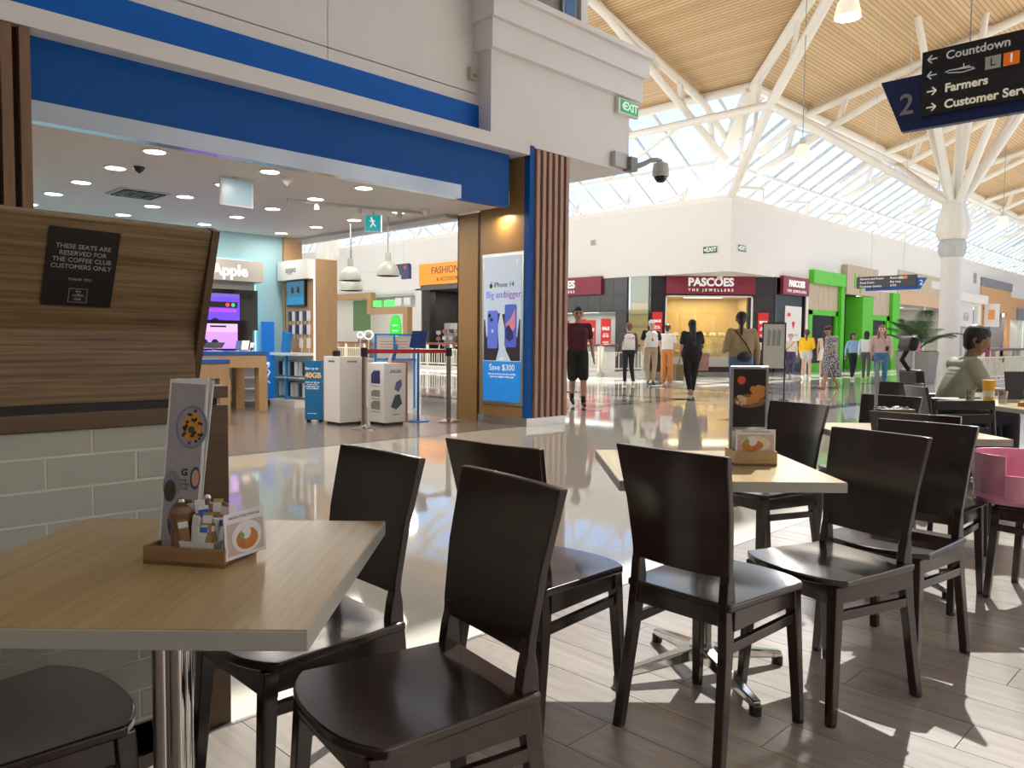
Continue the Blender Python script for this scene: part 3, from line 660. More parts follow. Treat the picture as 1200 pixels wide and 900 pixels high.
for i, x in enumerate((57.0, 60.6)):
    v = thing('wall_vent', 'small square brown vent on the white wall, %s the column' % ('nearer' if i == 0 else 'farther from'), 'vent', (x, YC, 5.45), 0, 'square vents on the right wall')
    B().box(-.35, .35, -.05, 0, 0, .75).build('frame', M_lgrey, v)
    for k in range(5): B().box(-.28, .28, -.08, -.05, .08 + .13 * k, .16 + .13 * k).build('louvre', mat('vent_brown', (.25, .22, .14), .6), v)
vv = thing('wall_vent', 'small pale grey vent on the left white wall', 'vent', (XC, 22.2, 5.5), RZL, 'square vents on the right wall'); vv['group'] = 'vent on the left wall'
B().box(-.14, .14, -.04, 0, 0, .26).build('frame', M_lgrey, vv)
for k in range(3): B().box(-.1, .1, -.05, -.04, .04 + .07 * k, .08 + .07 * k).build('louvre', M_grey, vv)
# --- remaining plain ground-level walls
struct(B().box(75.2, 96, YC, YC + .3, 0, 4.1), 'wall_right_far', M_white, 'plain wall at the far end of the arcade')
struct(B().box(XC, XC + .3, 27.4, 28.2, 0, 4.1).box(XC, XC + .3, 44.6, 61, 0, 4.1).box(XC, XC + .3, 34.35, 34.85, 0, 4.1), 'wall_left_low', M_white, 'plain white wall between the far shops')
# --- exit signs on the white corner
for i, (lo, rz) in enumerate((((XC - .0, 16.3, 4.72), RZL), ((28.4, YC, 4.78), 0))):
    e = thing('exit_sign', 'small green EXIT sign on the white corner wall, ' + ('facing the left arcade' if i == 0 else 'just around the edge'), 'sign', lo, rz, 'far exit signs')
    B().box(-.33, .33, -.05, 0, 0, .3).build('sign_box', M_white_gloss, e); ef = plate('sign_face', mat('exit_green_dim', (.02, .12, .06), .4), e, -.31, .31, .02, .28, -.05, .006)
    txt('EXIT', .22, M_wtext, ef, (.05, -.058, .15), off=.004); B().prism([(-.28, .15), (-.2, .21), (-.2, .09)], -.062, -.057).build('arrow', M_wtext, ef)
dc = thing('ceiling_camera', 'small white dome camera under the jewellers soffit', 'camera', (*(pc.matrix_basis @ Vector((2.9, -.25, 3.9)))[:2], 4.0), 0)
B().lathe([(.0, -.16), (.1, -.12), (.13, -.02), (.13, 0)], 14).build('dome', M_white_gloss, dc, smooth=True)
# --- timber framed shop seen through the phone shop
tf = thing('timber_framed_shopfront', 'white shop with stepped oak frame and green panel', 'shopfront', (XC, 44.6, 0), RZL)
shell(tf, .1, 9.7, 4.1, 4.0, M_white, energy=110, col=(1, .97, .92))
B().prism([(0, 4.05), (5.9, 4.05), (5.9, 3.1), (9.4, 3.1), (9.4, 0), (9.0, 0), (9.0, 2.75), (5.5, 2.75), (5.5, 3.7), (0, 3.7)], -.3, .05).build('oak_frame', M_oak, tf)
B().box(2.6, 4.4, .7, .75, 1.8, 3.68).build('green_panel', mat('sage_green', (.13, .24, .10), .6), tf)
B().box(0, 9.7, .05, .1, 3.75, 4.1).build('bulkhead', M_white, tf)
B().box(6.0, 9.6, .0, .1, 3.1, 3.9).build('clear_panel', M_glass, tf)
B().box(6.2, 9.0, .6, 1.2, 0, 1.0).box(.3, 5.0, 1.2, 2.0, 0, 1.0).build('counter', M_oak, tf)
for i in range(2):
    B().box(7.0 - i * 1.3, 7.9 - i * 1.3, -.1, -.05, 3.2, 3.55).build('neon_sign', emit('neon_green', (.1, 1, .12), 1.6), tf)
for i in range(2): B().box(8.0 + i * .8, 8.6 + i * .8, -.1, -.05, 3.2, 3.65).build('menu_board', M_white_gloss, tf)
for i in range(8): B().lathe([(.06, 0), (.06, .2), (.02, .28), (.02, .36)], 8, (1.9 + .22 * i, 1.6, 1.0)).build('bottle', mat('bottle_dark', (.12, .03, .04), .3), tf)
gv = thing('green_oval_sign', 'bright green oval window decal by the stepped oak frame', 'sign', (XC - .35, 44.6 - 8.35, .75), RZL)
B().prism([(.52 * math.cos(a) * (abs(math.cos(a)) ** -.3 if abs(math.cos(a)) > .05 else 1), .95 + .98 * math.sin(a)) for a in np.linspace(0, 2 * PI, 28, endpoint=False)], 0, .05).build('panel', mat('oval_green', (.03, .62, .05), .5, emis=(.03, .8, .06), estr=.35), gv)
for i in range(3): plate('text_line', M_wtext, gv, -.25, .25, .7 + .3 * i, .76 + .3 * i, -.001, .01)
B().box(-.02, .02, .0, .04, -.75, .2).build('stand', M_lgrey, gv)
# --- fashion shop
fs = thing('fashion_shopfront', 'dark fashion accessories shop with orange sign', 'shopfront', (XC, 34.35, 0), RZL)
B().box(0, 6.2, -.06, .1, 4.0, 4.25).build('shutter_box', mat('shutter_grey', (.10, .10, .11), .5), fs)
shell(fs, .1, 6.1, 4.0, 3.5, mat('fashion_dark', (.03, .028, .03), .7), energy=110)
B().box(.1, .75, .0, .4, 0, 4.0).build('black_post', M_black, fs)
M_fb = mat('dark_brick', (.09, .035, .025), .7)
tiles(fs, .8, 6.1, 2.4, 3.95, 3.48, 9, 8, M_fb, .05)
B().box(.8, 6.0, 1.0, 1.6, 0, 2.2).build('shelving', M_lgrey, fs)
fsn = thing('shop_sign', 'bright orange fashion shop sign with dark lettering', 'sign', (XC - .01, 34.3, 4.27), RZL)
fb = B().box(0, 6.1, -.18, 0, 0, 1.12).build('sign_box', mat('sign_orange', (.90, .30, .02), .45, emis=(1, .33, .02), estr=.25), fsn)
txt('FASHION BAR', .55, mat('sign_brown', (.18, .06, .02), .5), fb, (1.05, -.19, .72), align='LEFT', off=.004); txt('& ACCESSORIES', .3, MATS['sign_brown'], fb, (1.5, -.19, .25), align='LEFT')
rng = random.Random(3)
for i in range(14):
    x = .9 + i * .36; hh = .5 + rng.random() * .9
    g_ = thing('accessory_stand', ('dark', 'silver', 'rose', 'cream', 'brown', 'plum', 'grey')[i % 7] + ' accessory stand in the fashion shop, ' + ('lower row' if i < 7 else 'upper row'), 'display', (XC + .5 + (i % 3) * .15, 34.35 - x, 0), RZL, 'accessory stands in the fashion shop')
    B().cyl((0, 0, 0), (0, 0, 1.0 + hh), .02).build('pole', M_steel, g_)
    for k in range(4): B().box(-.14, .14, -.05, .05, .55 + k * .28 * (1 + hh * .3), .75 + k * .28 * (1 + hh * .3)).build('goods', mat('acc_%d' % ((i + k) % 5), ((.5, .45, .4), (.06, .05, .05), (.35, .2, .15), (.6, .58, .55), (.3, .12, .14))[(i + k) % 5], .6), g_)
# --- balustrades
M_rail = mat('balustrade_cream', (.76, .74, .62), .45)
M_hand = mat('maroon_handrail', (.16, .025, .02), .35)
def balustrade(x0, y0, x1, y1, label):
    L_ = math.hypot(x1 - x0, y1 - y0); rz = math.atan2(y1 - y0, x1 - x0)
    r = thing('balustrade', label, 'railing', (x0, y0, 0), rz, 'cream balustrades with maroon handrail')
    B().box(0, L_, -.12, .12, 0, .14).build('kerb', M_white, r)
    n = max(1, round(L_ / 1.6)); d = L_ / n
    for i in range(n + 1): B().box(i * d - .04, i * d + .04, -.04, .04, .14, 1.06).build('post', M_rail, r)
    B().box(0, L_, -.025, .025, .22, .27).build('bottom_rail', M_rail, r); B().box(0, L_, -.025, .025, .82, .86).build('middle_rail', M_rail, r)
    B().cyl((0, 0, 1.09), (L_, 0, 1.09), .045).build('handrail', M_hand, r, smooth=True)
    bb = B()
    for i in range(n):
        for k in range(1, 10): bb.box(i * d + k * d / 10 - .012, i * d + k * d / 10 + .012, -.012, .012, .27, .82)
        bb.box(i * d + d * .5 - .01, i * d + d * .5 + .01, -.01, .01, .86, 1.06)
    bb.build('bars', M_rail, r, kind='stuff')
    for i in range(0, n, 2):
        B().prism([(i * d + d / 2, .66), (i * d + d / 2 + .09, .8), (i * d + d / 2, .94), (i * d + d / 2 - .09, .8)], -.02, .02).build('diamond', mat('diamond_green', (.10, .13, .09), .5), r)
balustrade(21.8, 17.2, 21.8, 44, 'long cream balustrade in front of the left shops')
balustrade(22.0, 17.2, 24.4, 17.2, 'short return of cream balustrade by the jewellers')
balustrade(24.8, 6.4, 56, 6.4, 'long cream balustrade passing behind the column and seated man')
# ------------------------------------------------------------------ phone shop: ceiling fittings
M_led = emit('downlight_led', (1, .93, .84), 9.0)
GX = (.65, 1.9, 3.15, 4.4, 5.65, 7.03); GY = (8.15, 9.25, 10.4, 11.5, 12.63)  # leftmost columns are out of sight, included for their light
ordn = ('first', 'second', 'third', 'fourth', 'fifth', 'sixth')
dl0 = None
for i, x in enumerate(GX):
    for j, y in enumerate(GY):
        if i == 5 and j == 0: continue
        lb = 'round recessed ceiling light, %s row from the fascia, %s from the slatted end' % (ordn[j], ordn[i])
        if dl0 is None:
            dl0 = thing('downlight', lb, 'ceiling light', (x, y, 3.05), 0, 'recessed downlights in the shop ceiling')
            B().lathe([(.10, -.012), (.125, -.012), (.125, 0), (.10, 0)], 20).build('trim_ring', M_white_gloss, dl0); B().lathe([(.0, -.013), (.1, -.013), (.1, -.006)], 20).build('lens', M_led, dl0)
        else: copy_tree(dl0, (x, y, 3.05), 0, lb)
        lamp('downlight_light', 'AREA', (x, y, 3.02), 9, (1, .90, .78), .2)
vt = thing('ceiling_vent', 'square louvred air vent in the shop ceiling', 'vent', (3.9, 10.65, 3.05), 0)
B().box(-.3, .3, -.3, .3, -.015, 0).build('frame', M_lgrey, vt)
for k in range(4):
    s_ = .25 - .06 * k; B().box(-s_, s_, -s_, -s_ + .03, -.03, -.015).box(-s_, s_, s_ - .03, s_, -.03, -.015).box(-s_, -s_ + .03, -s_, s_, -.03, -.015).box(s_ - .03, s_, -s_, s_, -.03, -.015).build('louvre', M_grey if k % 2 else M_black, vt)
for i, (x, y) in enumerate(((2.6, 12.3), (6.2, 9.45))):
    s_ = thing('ceiling_speaker', 'flat round ceiling speaker near the ' + ('pale blue wall' if i == 0 else 'pendant track'), 'speaker', (x, y, 3.05), 0, 'round ceiling speakers')
    B().lathe([(0, -.012), (.13, -.012), (.14, 0)], 20).build('grille', M_lgrey, s_)
for i, (x, y) in enumerate(((3.12 + .17, 8.95), (4.73, 8.36), (7.2, 8.85))):
    s_ = thing('dome_sensor', ('tiny black sprinkler', 'small white dome sensor', 'small white spotlight head')[i] + ' on the shop ceiling', 'sensor', (x, y, 3.05), 0)
    B().lathe([(0, -.09), (.04, -.06), (.06, -.03), (.06, 0)], 12).build('dome', M_black if i == 0 else M_white_gloss, s_, smooth=True)
    B().lathe([(.07, -.015), (.07, 0)], 12).build('base', M_white_gloss, s_)
hs = thing('ceiling_screen', 'grey hanging display panel under the shop ceiling behind the fascia', 'screen', (4.3, 8.75, 3.05), 0)
B().box(-.2, .2, -.02, .02, -.34, -.02).build('housing', M_lgrey, hs, bev=.005); plate('screen_face', mat('screen_bluegrey', (.25, .36, .44), .3, emis=(.25, .38, .48), estr=.25), hs, -.18, .18, -.32, -.04, -.02, .003)
B().cyl((0, 0, -.02), (0, 0, 0), .03).build('mount', M_lgrey, hs)
es = thing('exit_sign', 'teal running-man exit sign hanging under the shop ceiling', 'sign', (6.75, 9.5, 3.05), -PI / 4)
B().box(-.12, .12, -.03, .03, -.30, -.06).build('sign_box', M_white_gloss, es); plate('sign_face', mat('exit_teal', (.0, .22, .26), .4, emis=(.0, .45, .5), estr=.5), es, -.11, .11, -.29, -.07, -.03, .004)
B().cyl((-.02, -.037, -.12), (.0, -.037, -.18), .014).cyl((0, -.037, -.18), (-.035, -.037, -.24), .01).cyl((0, -.037, -.18), (.04, -.037, -.23), .01).cyl((-.045, -.037, -.15), (.03, -.037, -.15), .009).ell((-.02, -.037, -.105), (.015, .005, .015), 8, 6).build('running_figure', M_wtext, es)
B().cyl((0, 0, -.06), (0, 0, 0), .012).build('mount', M_lgrey, es)
tk = thing('light_track', 'grey pendant track on the shop ceiling', 'track', (5.4, 9.55, 3.05), math.atan2(-.5, 1.9))
B().box(0, 2.0, -.03, .03, -.035, 0).build('rail', M_lgrey, tk)
for i in range(3): B().cyl((.4 + .6 * i, 0, -.035), (.4 + .6 * i, 0, -.11), .04).build('spot_head', M_lgrey, tk)
M_shade = mat('pendant_grey_green', (.46, .49, .46), .35)
def pendant(loc, drop, r, label, group):
    p = thing('pendant_lamp', label, 'lamp', loc, 0, group)
    k = r / .17
    B().lathe([(.17 * k, -.0), (.165 * k, .06 * k), (.13 * k, .15 * k), (.07 * k, .2 * k), (.045 * k, .21 * k), (.042 * k, .34 * k), (.0, .345 * k), (.0, .33 * k), (.03 * k, .2 * k), (.12 * k, .14 * k), (.155 * k, .06 * k), (.16 * k, 0)], 28).build('shade', M_shade, p, smooth=True)
    B().ell((0, 0, .09 * k), (.05 * k, .05 * k, .06 * k)).build('bulb', emit('warm_bulb', (1, .75, .42), 6), p)
    B().cyl((0, 0, .34 * k), (0, 0, drop), .008, n=6).build('cord', M_grey, p)
    lamp('pendant_light', 'SPOT', (loc[0], loc[1], loc[2] + .02), 14, (1, .8, .5), .06, spot=R(130))
    return p
pendant((7.08, 10.58, 2.12), 3.05 - 2.12, .175, 'grey dome pendant lamp, lowest hanging one closest to the oak stand', 'dome pendant lamps in the shop')
pendant((7.22, 9.78, 2.16), 3.05 - 2.16, .175, 'grey dome pendant lamp, separate one closest to the gold pillar', 'dome pendant lamps in the shop')
pendant((7.45, 11.1, 2.0), 3.05 - 2.0, .185, 'grey dome pendant lamp half hidden behind another lamp', 'dome pendant lamps in the shop')
# ------------------------------------------------------------------ phone shop: back wall bay
ab = thing('display_bay', 'white wall bay with lit brand header on the pale blue wall', 'display', (5.2, 13.2, 0), 0)
B().box(0, 1.55, -.12, 0, 0, 2.18).build('back_panel', mat('bay_grey', (.50, .50, .49), .5), ab)
B().box(-.1, 1.62, -.32, -.02, 2.18, 2.54).build('header', mat('header_stone', (.52, .49, .44), .5), ab, bev=.004)
B().box(-.05, 1.58, -.02, -.005, 2.14, 2.58).build('glow_strip', emit('cyan_glow', (.35, .9, 1), 2.2), ab)
B().box(1.55, 1.575, -.1, -.005, 0, 2.14).build('glow_strip', MATS['cyan_glow'], ab)
for k in range(4): B().box(0, 1.55, -.3, -.12, .1 + .2 * k, .12 + .2 * k).build('shelf', M_white_gloss, ab)
txt('Apple', .27, emit('lit_white', (1, 1, 1), .55), ab, (1.0, -.325, 2.345), off=.01, ext=.012)
tv = thing('wall_screen', 'large black wall screen showing a purple phone', 'screen', (5.0, 13.05, 1.34), 0)
B().box(0, 1.76, -.06, 0, 0, .70).build('housing', M_blackgloss, tv); plate('bezel_picture', mat('screen_black', (.012, .008, .03), .15), tv, .02, 1.3, .02, .66, -.06, .003)
M_purp = mat('screen_purple', (.10, .04, .55), .3, emis=(.16, .07, .75), estr=.75); M_lil = mat('screen_lilac', (.5, .25, .85), .3, emis=(.6, .28, .95), estr=.7)
plate('phone_image', M_purp, tv, .5, 1.42, .04, .56, -.063, .002); plate('phone_edge', mat('screen_deep', (.1, .08, .4), .3, emis=(.2, .15, .6), estr=.6), tv, .5, 1.42, .56, .62, -.063, .002)
plate('island', M_black, tv, .58, 1.38, .38, .48, -.066, .002); plate('violet_band', mat('screen_violet', (.35, .05, .7), .3, emis=(.45, .08, .9), estr=.6), tv, .6, 1.36, .3, .36, -.066, .002)
for x_, c_ in ((1.2, (.6, .05, .1)), (1.3, (.05, .5, .2))): B().cyl((x_, -.066, .43), (x_, -.07, .43), .035, n=14).build('call_button', mat('btn_%d' % int(c_[0] * 10), c_, .4, emis=c_, estr=.8), tv)
for x_ in (.75, .98): B().cyl((x_, -.066, .12), (x_, -.072, .12), .08, n=18).build('lens_image', mat('lens_dark', (.03, .03, .10), .2), tv)
tv2 = thing('wall_screen', 'smaller black screen showing a lilac phone, below the larger one', 'screen', (5.1, 12.85, 1.0), 0)
B().box(0, 1.46, -.06, 0, 0, .5).build('housing', M_blackgloss, tv2)
plate('phone_image', M_lil, tv2, .3, 1.18, .02, .3, -.06, .003); plate('phone_top', mat('screen_pink', (.6, .35, .85), .3, emis=(.75, .42, .95), estr=.8), tv2, .3, 1.18, .3, .44, -.06, .003); plate('island', M_black, tv2, .7, .98, .38, .41, -.064, .002)
for x_ in (.6, .78): B().cyl((x_, -.064, .12), (x_, -.07, .12), .06, n=16).build('lens_image', MATS['lens_dark'], tv2)
B().box(.6, .86, 0, .23, .1, .3).build('wall_bracket', M_lgrey, tv2)
# tables with blue tops
def shop_table(x0, x1, y0, y1, h, label):
    t_ = thing('display_table', label, 'table', ((x0 + x1) / 2, (y0 + y1) / 2, .004), 0, 'oak display tables with blue tops')
    a, c = (x1 - x0) / 2, (y1 - y0) / 2
    B().box(-a, a, -c, c, h - .06, h).build('blue_top', mat('table_blue', (.015, .10, .36), .45), t_, bev=.004)
    B().box(-a + .01, a - .01, -c + .01, c - .01, h - .26, h - .06).build('apron', M_oak, t_)
    for sx in (-1, 1):
        for sy in (-1, 1): B().box(sx * a - sx * .15, sx * a, sy * c - sy * .15, sy * c, 0, h - .26).build('leg', M_oak, t_)
    return t_
shop_table(4.7, 6.33, 11.85, 12.8, .98, 'tall oak table with blue top in front of the wall screens')
shop_table(3.2, 4.95, 10.3, 11.2, .90, 'oak table with blue top half hidden by the booth screen')
def device(loc, rz, wd, ht, m_, label, tilt=R(-30)):
    d = thing('display_phone', label, 'phone', loc, rz, 'demo devices on the blue tables')
    B().obox((0, .02, .06), (.03, .02, .12), (tilt, 0, 0)).obox((0, .02, .01), (wd * .7, .1, .02)).build('stand', M_white_gloss, d)
    B().obox((0, 0, .1), (wd, .012, ht), (tilt, 0, 0)).build('body', m_, d, bev=.003)
    return d
M_phone = mat('phone_blue', (.03, .09, .30), .3)
device((5.55, 12.1, .984), -PI / 4, .30, .16, M_black, 'dark tablet lying tilted on the tall blue-topped table', R(-60))
device((5.93, 12.05, .984), -PI / 4, .08, .16, M_phone, 'blue phone on a stand, first of the row by the price card')
device((6.02, 12.0, .984), -PI / 4, .12, .17, M_white_gloss, 'white price card on a stand between two phones')
device((6.22, 12.25, .984), -PI / 4, .16, .13, M_white_gloss, 'pale card on a slanted oak block at the table end', R(-50))
device((6.12, 12.1, .984), -PI / 4, .07, .15, M_black, 'black phone on a stand beside the slanted oak block')
device((4.55, 10.6, .904), -PI / 4, .16, .46, M_blue2, 'upright blue holder standing on the nearer blue-topped table', R(-8))
bn = thing('blue_banner', 'tall narrow bright blue banner with white squiggle by the blue wall', 'banner', (6.98, 13.05, .1), -R(20))
B().box(-.11, .11, -.03, .03, 0, 1.4).build('panel', mat('banner_blue', (.0, .18, .70), .4, emis=(0, .2, .8), estr=.12), bn)
B().tube([(.02, -.034, .62), (-.03, -.034, .56), (.03, -.034, .5), (-.01, -.034, .43), (-.03, -.034, .36), (.03, -.034, .3)], .013, 6).ell((0, -.034, .65), (.03, .008, .03), 10, 6).build('squiggle_mark', M_wtext, bn)
B().box(-.16, .16, -.1, .1, -.1, 0).build('base', M_black, bn)
bh = thing('blue_holder', 'angular bright blue display holder beside the oak phone stand', 'holder', (7.12, 12.75, .95), RZL)
B().prism([(0, .0), (.16, 0), (.24, .34), (.06, .38), (.04, .2)], -.05, .05).build('wing', M_blue2, bh); B().box(.08, .12, -.02, .02, -.94, 0).build('stem', M_blue2, bh)
# oak phone stand with brand header
op = thing('phone_stand_unit', 'oak phone display stand with white brand header and shelf', 'display', (7.36, 13.08, .004), RZL)
B().box(0, .98, 0, .06, .9, 2.26).build('back_panel', M_oak, op)
B().box(-.05, .98, -.14, .1, 2.24, 2.58).build('header', M_white_gloss, op, bev=.003); txt('oppo', .17, M_grey, op, (.42, -.145, 2.42), off=.001, ext=.002)
B().box(.98, 1.035, -.02, .3, .02, 2.55).build('light_strip', emit('strip_white', (1, 1, .97), .9), op)
B().box(1.035, 1.07, -.02, .40, 0, 2.58).build('end_panel', M_oak, op)
B().box(-.04, .98, -.36, .06, .90, .95).build('shelf', M_white_gloss, op); B().box(0, .98, 0, .06, .1, .9).build('gondola_back', M_white_gloss, op); B().box(-.04, .98, -.4, .06, 0, .12).build('base', M_white_gloss, op)
B().box(0, .98, -.3, 0, .5, .515).build('wire_shelf', M_lgrey, op)
sc_ = thing('wall_screen', 'small blue wall screen on the oak phone stand', 'screen', (7.36, 12.95, 1.78), RZL)
B().box(0, .62, -.06, 0, 0, .46).build('housing', M_black, sc_); plate('picture', mat('screen_sea', (.03, .10, .18), .3, emis=(.05, .16, .26), estr=.6), sc_, .02, .60, .02, .44, -.06, .002)
plate('picture_band', mat('screen_sea2', (.02, .2, .4), .3, emis=(.02, .2, .4), estr=.5), sc_, .02, .60, .04, .16, -.062, .002)
for x_ in (.16, .36): B().prism([(x_, .25), (x_ + .09, .22), (x_ + .1, .3), (x_ + .04, .36)], -.068, -.064).build('shell_image', M_black, sc_)
for r_ in range(3):
    for c_ in range(6):
        if r_ == 2 and c_ not in (3, 5): continue
        ph = thing('display_phone', ('dark' if c_ % 2 == 0 else 'white') + ' boxed phone on the oak stand, %s row, %s across' % (('top', 'middle', 'bottom')[r_], ordn[c_]), 'phone', (7.36, 13.0 - .1 - c_ * .125, (1.52, 1.28, 1.04)[r_]), RZL, 'phones on the oak stand')
        B().box(-.045, .045, -.03, 0, 0, .17).build('body', mat('phone_navy', (.04, .035, .10), .3) if c_ % 2 == 0 else M_white_gloss, ph, bev=.003)
        B().cyl((0, -.005, -.08), (0, -.005, 0), .008, n=6).build('cable', M_white_gloss, ph)
pp = thing('display_phone', 'single white phone leaning on the white shelf edge', 'phone', (7.2, 12.75, .956), RZL, 'phones on the oak stand'); B().obox((0, 0, .09), (.09, .012, .18), (R(-25), 0, 0)).build('body', M_white_gloss, pp); B().obox((0, .04, .01), (.06, .06, .02)).build('stand', M_lgrey, pp)
for r_ in range(2):
    for c_ in range(7):
        pk_ = thing('accessory_pack', ('black', 'white', 'grey')[(c_ + r_) % 3] + ' hanging accessory pack under the white shelf, %s row, %s across' % (('upper', 'lower')[r_], ('first', 'second', 'third', 'fourth', 'fifth', 'sixth', 'seventh')[c_]), 'accessory', (7.2, 12.99 - c_ * .135, (.55, .18)[r_]), RZL, 'hanging accessory packs')
        B().box(-.045, .045, -.01, .01, 0, .24).build('card', (M_black, M_white_gloss, M_lgrey)[(c_ + r_) % 3], pk_); B().cyl((0, 0, .245), (0, .16, .25), .006, n=6).build('hook', M_steel, pk_)
# plinths, promo tower, queue barrier
pm = thing('promo_tower', 'blue promotional tower reading get up to 40GB beside white plinth', 'display', (5.99, 9.86, .004), -PI / 4 - R(8))
B().box(-.125, .125, -.05, .1, .04, .88).build('panel', mat('promo_blue', (.01, .17, .42), .45), pm, bev=.003)
for x_ in (-.09, .09): B().box(x_ - .02, x_ + .02, -.02, .06, 0, .04).build('foot', M_black, pm)
txt('Get up to', .05, M_wtext, pm, (-.02, -.052, .77)); txt('40GB', .105, mat('promo_orange', (.8, .5, .2), .5, emis=(.8, .5, .2), estr=.25), pm, (0, -.052, .67), off=.003)
txt('when you sign up\nto one of our\nmobile plans and\nadd broadband', .03, M_wtext, pm, (-.01, -.052, .53)); txt('See in store for details', .014, M_wtext, pm, (-.02, -.052, .13))
p1 = thing('display_plinth', 'plain white display plinth with small black speaker on top', 'plinth', (6.18, 9.40, .004), 0)
B().box(-.2, .2, -.2, .2, .04, .95).build('body', M_white_gloss, p1, bev=.006); B().box(-.17, .17, -.17, .17, 0, .04).build('base', M_black, p1)
txt('SAMSUNG', .035, M_black, p1, (0, -.202, .88)); txt('SAMSUNG', .035, M_black, p1, (-.202, 0, .88), rot=(PI / 2, 0, -PI / 2))
spk = thing('small_speaker', 'small black speaker on the plain white plinth', 'speaker', (6.06, 9.4, .954), 0); B().lathe([(.05, 0), (.058, .02), (.056, .07), (.04, .085), (0, .088)], 18).build('body', M_black, spk, smooth=True)
p2 = thing('display_plinth', 'white display plinth printed with phones and headphones', 'plinth', (6.62, 8.98, .004), 0)
B().box(-.2, .17, -.2, .2, .04, .86).build('body', M_white_gloss, p2, bev=.006); B().box(-.17, .14, -.17, .17, 0, .04).build('base', M_black, p2)
B().box(.17, .20, -.2, .2, .03, .88).build('orange_side', mat('rust_orange', (.42, .13, .03), .5), p2)
for k, (z, h_) in enumerate(((.58, .18), (.40, .09), (.22, .12))):
    B().prism([(-.1, z), (.1, z), (.1, z + h_ * .7), (.04, z + h_), (-.1, z + h_)], -.206, -.201, 'yz').build('product_print', mat('print_navy', (.03, .03, .14), .4) if k == 0 else M_grey, p2); plate('text_line', M_grey, p2, 0, 0, 0, 0)
    B().box(-.203, -.2, -.1, .1, z - .04, z - .03).build('text_line', M_grey, p2)
B().prism([(-.03, .5), (.04, .46), (.1, .56), (.08, .64), (.0, .6)], -.206, -.201).build('product_print', mat('print_violet', (.12, .10, .22), .3), p2); B().prism([(-.09, .26), (.0, .22), (.1, .3), (.06, .43), (-.02, .42)], -.206, -.201).build('product_print', mat('print_slate', (.03, .04, .06), .3), p2)
txt('GALAXY Z FLIP4\nPRE-ORDER NOW', .024, M_grey, p2, (-.01, -.202, .75)); txt('SAMSUNG', .025, M_grey, p2, (0, -.202, .15))
tb = thing('tablet_stand', 'white tablet and lit screen leaning on the printed plinth', 'tablet', (6.6, 9.0, .865), -PI / 4); B().obox((.08, 0, .09), (.03, .14, .2), (R(10), R(20), 0)).build('tablet', M_white_gloss, tb); B().box(-.16, .03, -.06, .08, 0, .012).build('lit_screen', mat('screen_pale', (.6, .8, .9), .3, emis=(.6, .85, 1), estr=.6), tb); B().obox((.12, .05, .15), (.06, .02, .22), (0, R(15), 0)).build('blue_card', M_blue2, tb)
def stanchion(loc, label, belt=None):
    s_ = thing('queue_stanchion', label, 'barrier', loc, 0, 'brass queue stanchions')
    B().lathe([(.155, 0), (.155, .012), (.12, .025), (.035, .04), (.034, .06)], 26).build('base', M_chrome if belt else mat('brass_base', (.5, .42, .3), .25, 1.0), s_, smooth=True)
    B().cyl((0, 0, .04), (0, 0, .98), .033, n=16).build('post', mat('bronze_post', (.32, .27, .21), .3, 1.0), s_, smooth=True); B().cyl((0, 0, .96), (0, 0, 1.08), .045, n=16).build('head', M_black, s_, smooth=True)
    if belt is not None:
        d = Vector(belt) - Vector(loc); B().bar((d.x * .03, d.y * .03, 1.03), (d.x * .97, d.y * .97, 1.03), .005, .055).build('red_belt', mat('belt_red', (.52, .02, .015), .6), s_)
    return s_
stanchion((6.02, 8.68, .004), 'queue stanchion with black head in front of the plinths, pulling a red belt', (7.45, 8.63, .004)); stanchion((7.45, 8.63, .004), 'queue stanchion beside the gold pillar that ends the red belt')
ks = thing('blue_sign_stand', 'slim blue pedestal with angled blue sign head behind the red belt', 'sign stand', (7.2, 9.02, .004), -PI / 4)
B().lathe([(.16, 0), (.16, .01), (.03, .015)], 24).build('base', M_blue2, ks); B().cyl((0, 0, .01), (0, 0, 1.06), .018, n=12).build('pole', M_blue2, ks); B().prism([(-.13, 1.08), (.10, 1.06), (.14, 1.32), (-.08, 1.32)], -.04, .04).build('sign_head', mat('kiosk_navy', (.008, .04, .19), .4), ks)
fr_ = thing('framed_notice', 'grey notice board in a bright blue frame behind the plinths', 'notice', (8.35, 11.1, 0), -PI / 4)
B().box(-.32, .28, -.01, .02, .88, 1.26).build('board', M_lgrey, fr_)
B().box(-.36, -.33, -.03, .03, .0, 1.3).box(.32, .35, -.03, .03, .0, 1.3).box(-.36, .35, -.03, .03, 1.27, 1.3).box(-.36, .35, -.03, .03, .84, .87).box(-.03, 0, -.035, -.01, .87, 1.27).build('frame', M_blue2, fr_)
for k in range(5): plate('text_line', mat('text_red', (.45, .12, .10), .6), fr_, -.26, .22, .96 + .05 * k, .97 + .05 * k, -.01, .003)
ct = thing('service_counter', 'low white service counter behind the plinths', 'counter', (8.55, 11.5, 0), -PI / 4); B().box(-.7, .45, -.2, .2, 0, .82).build('body', M_white_gloss, ct); B().box(-.72, .47, -.22, .22, .82, .86).build('top', M_lgrey, ct)
for i, (x_, r_) in enumerate(((-.55, .05), (-.40, .075))):
    v_ = ct.matrix_basis @ Vector((x_, 0, .86)); rg = thing('ring_light', ('smaller' if i == 0 else 'larger') + ' white ring light standing on the service counter', 'lamp', v_, -PI / 4, 'white ring lights')
    B().tube([(r_ * math.cos(a), 0, .42 + r_ * math.sin(a)) for a in np.linspace(0, 2 * PI, 25)], .014, 8).build('ring', emit('ring_white', (1, 1, 1), .7), rg); B().cyl((0, 0, 0), (0, 0, .42 - r_), .01).build('stem', M_white_gloss, rg)
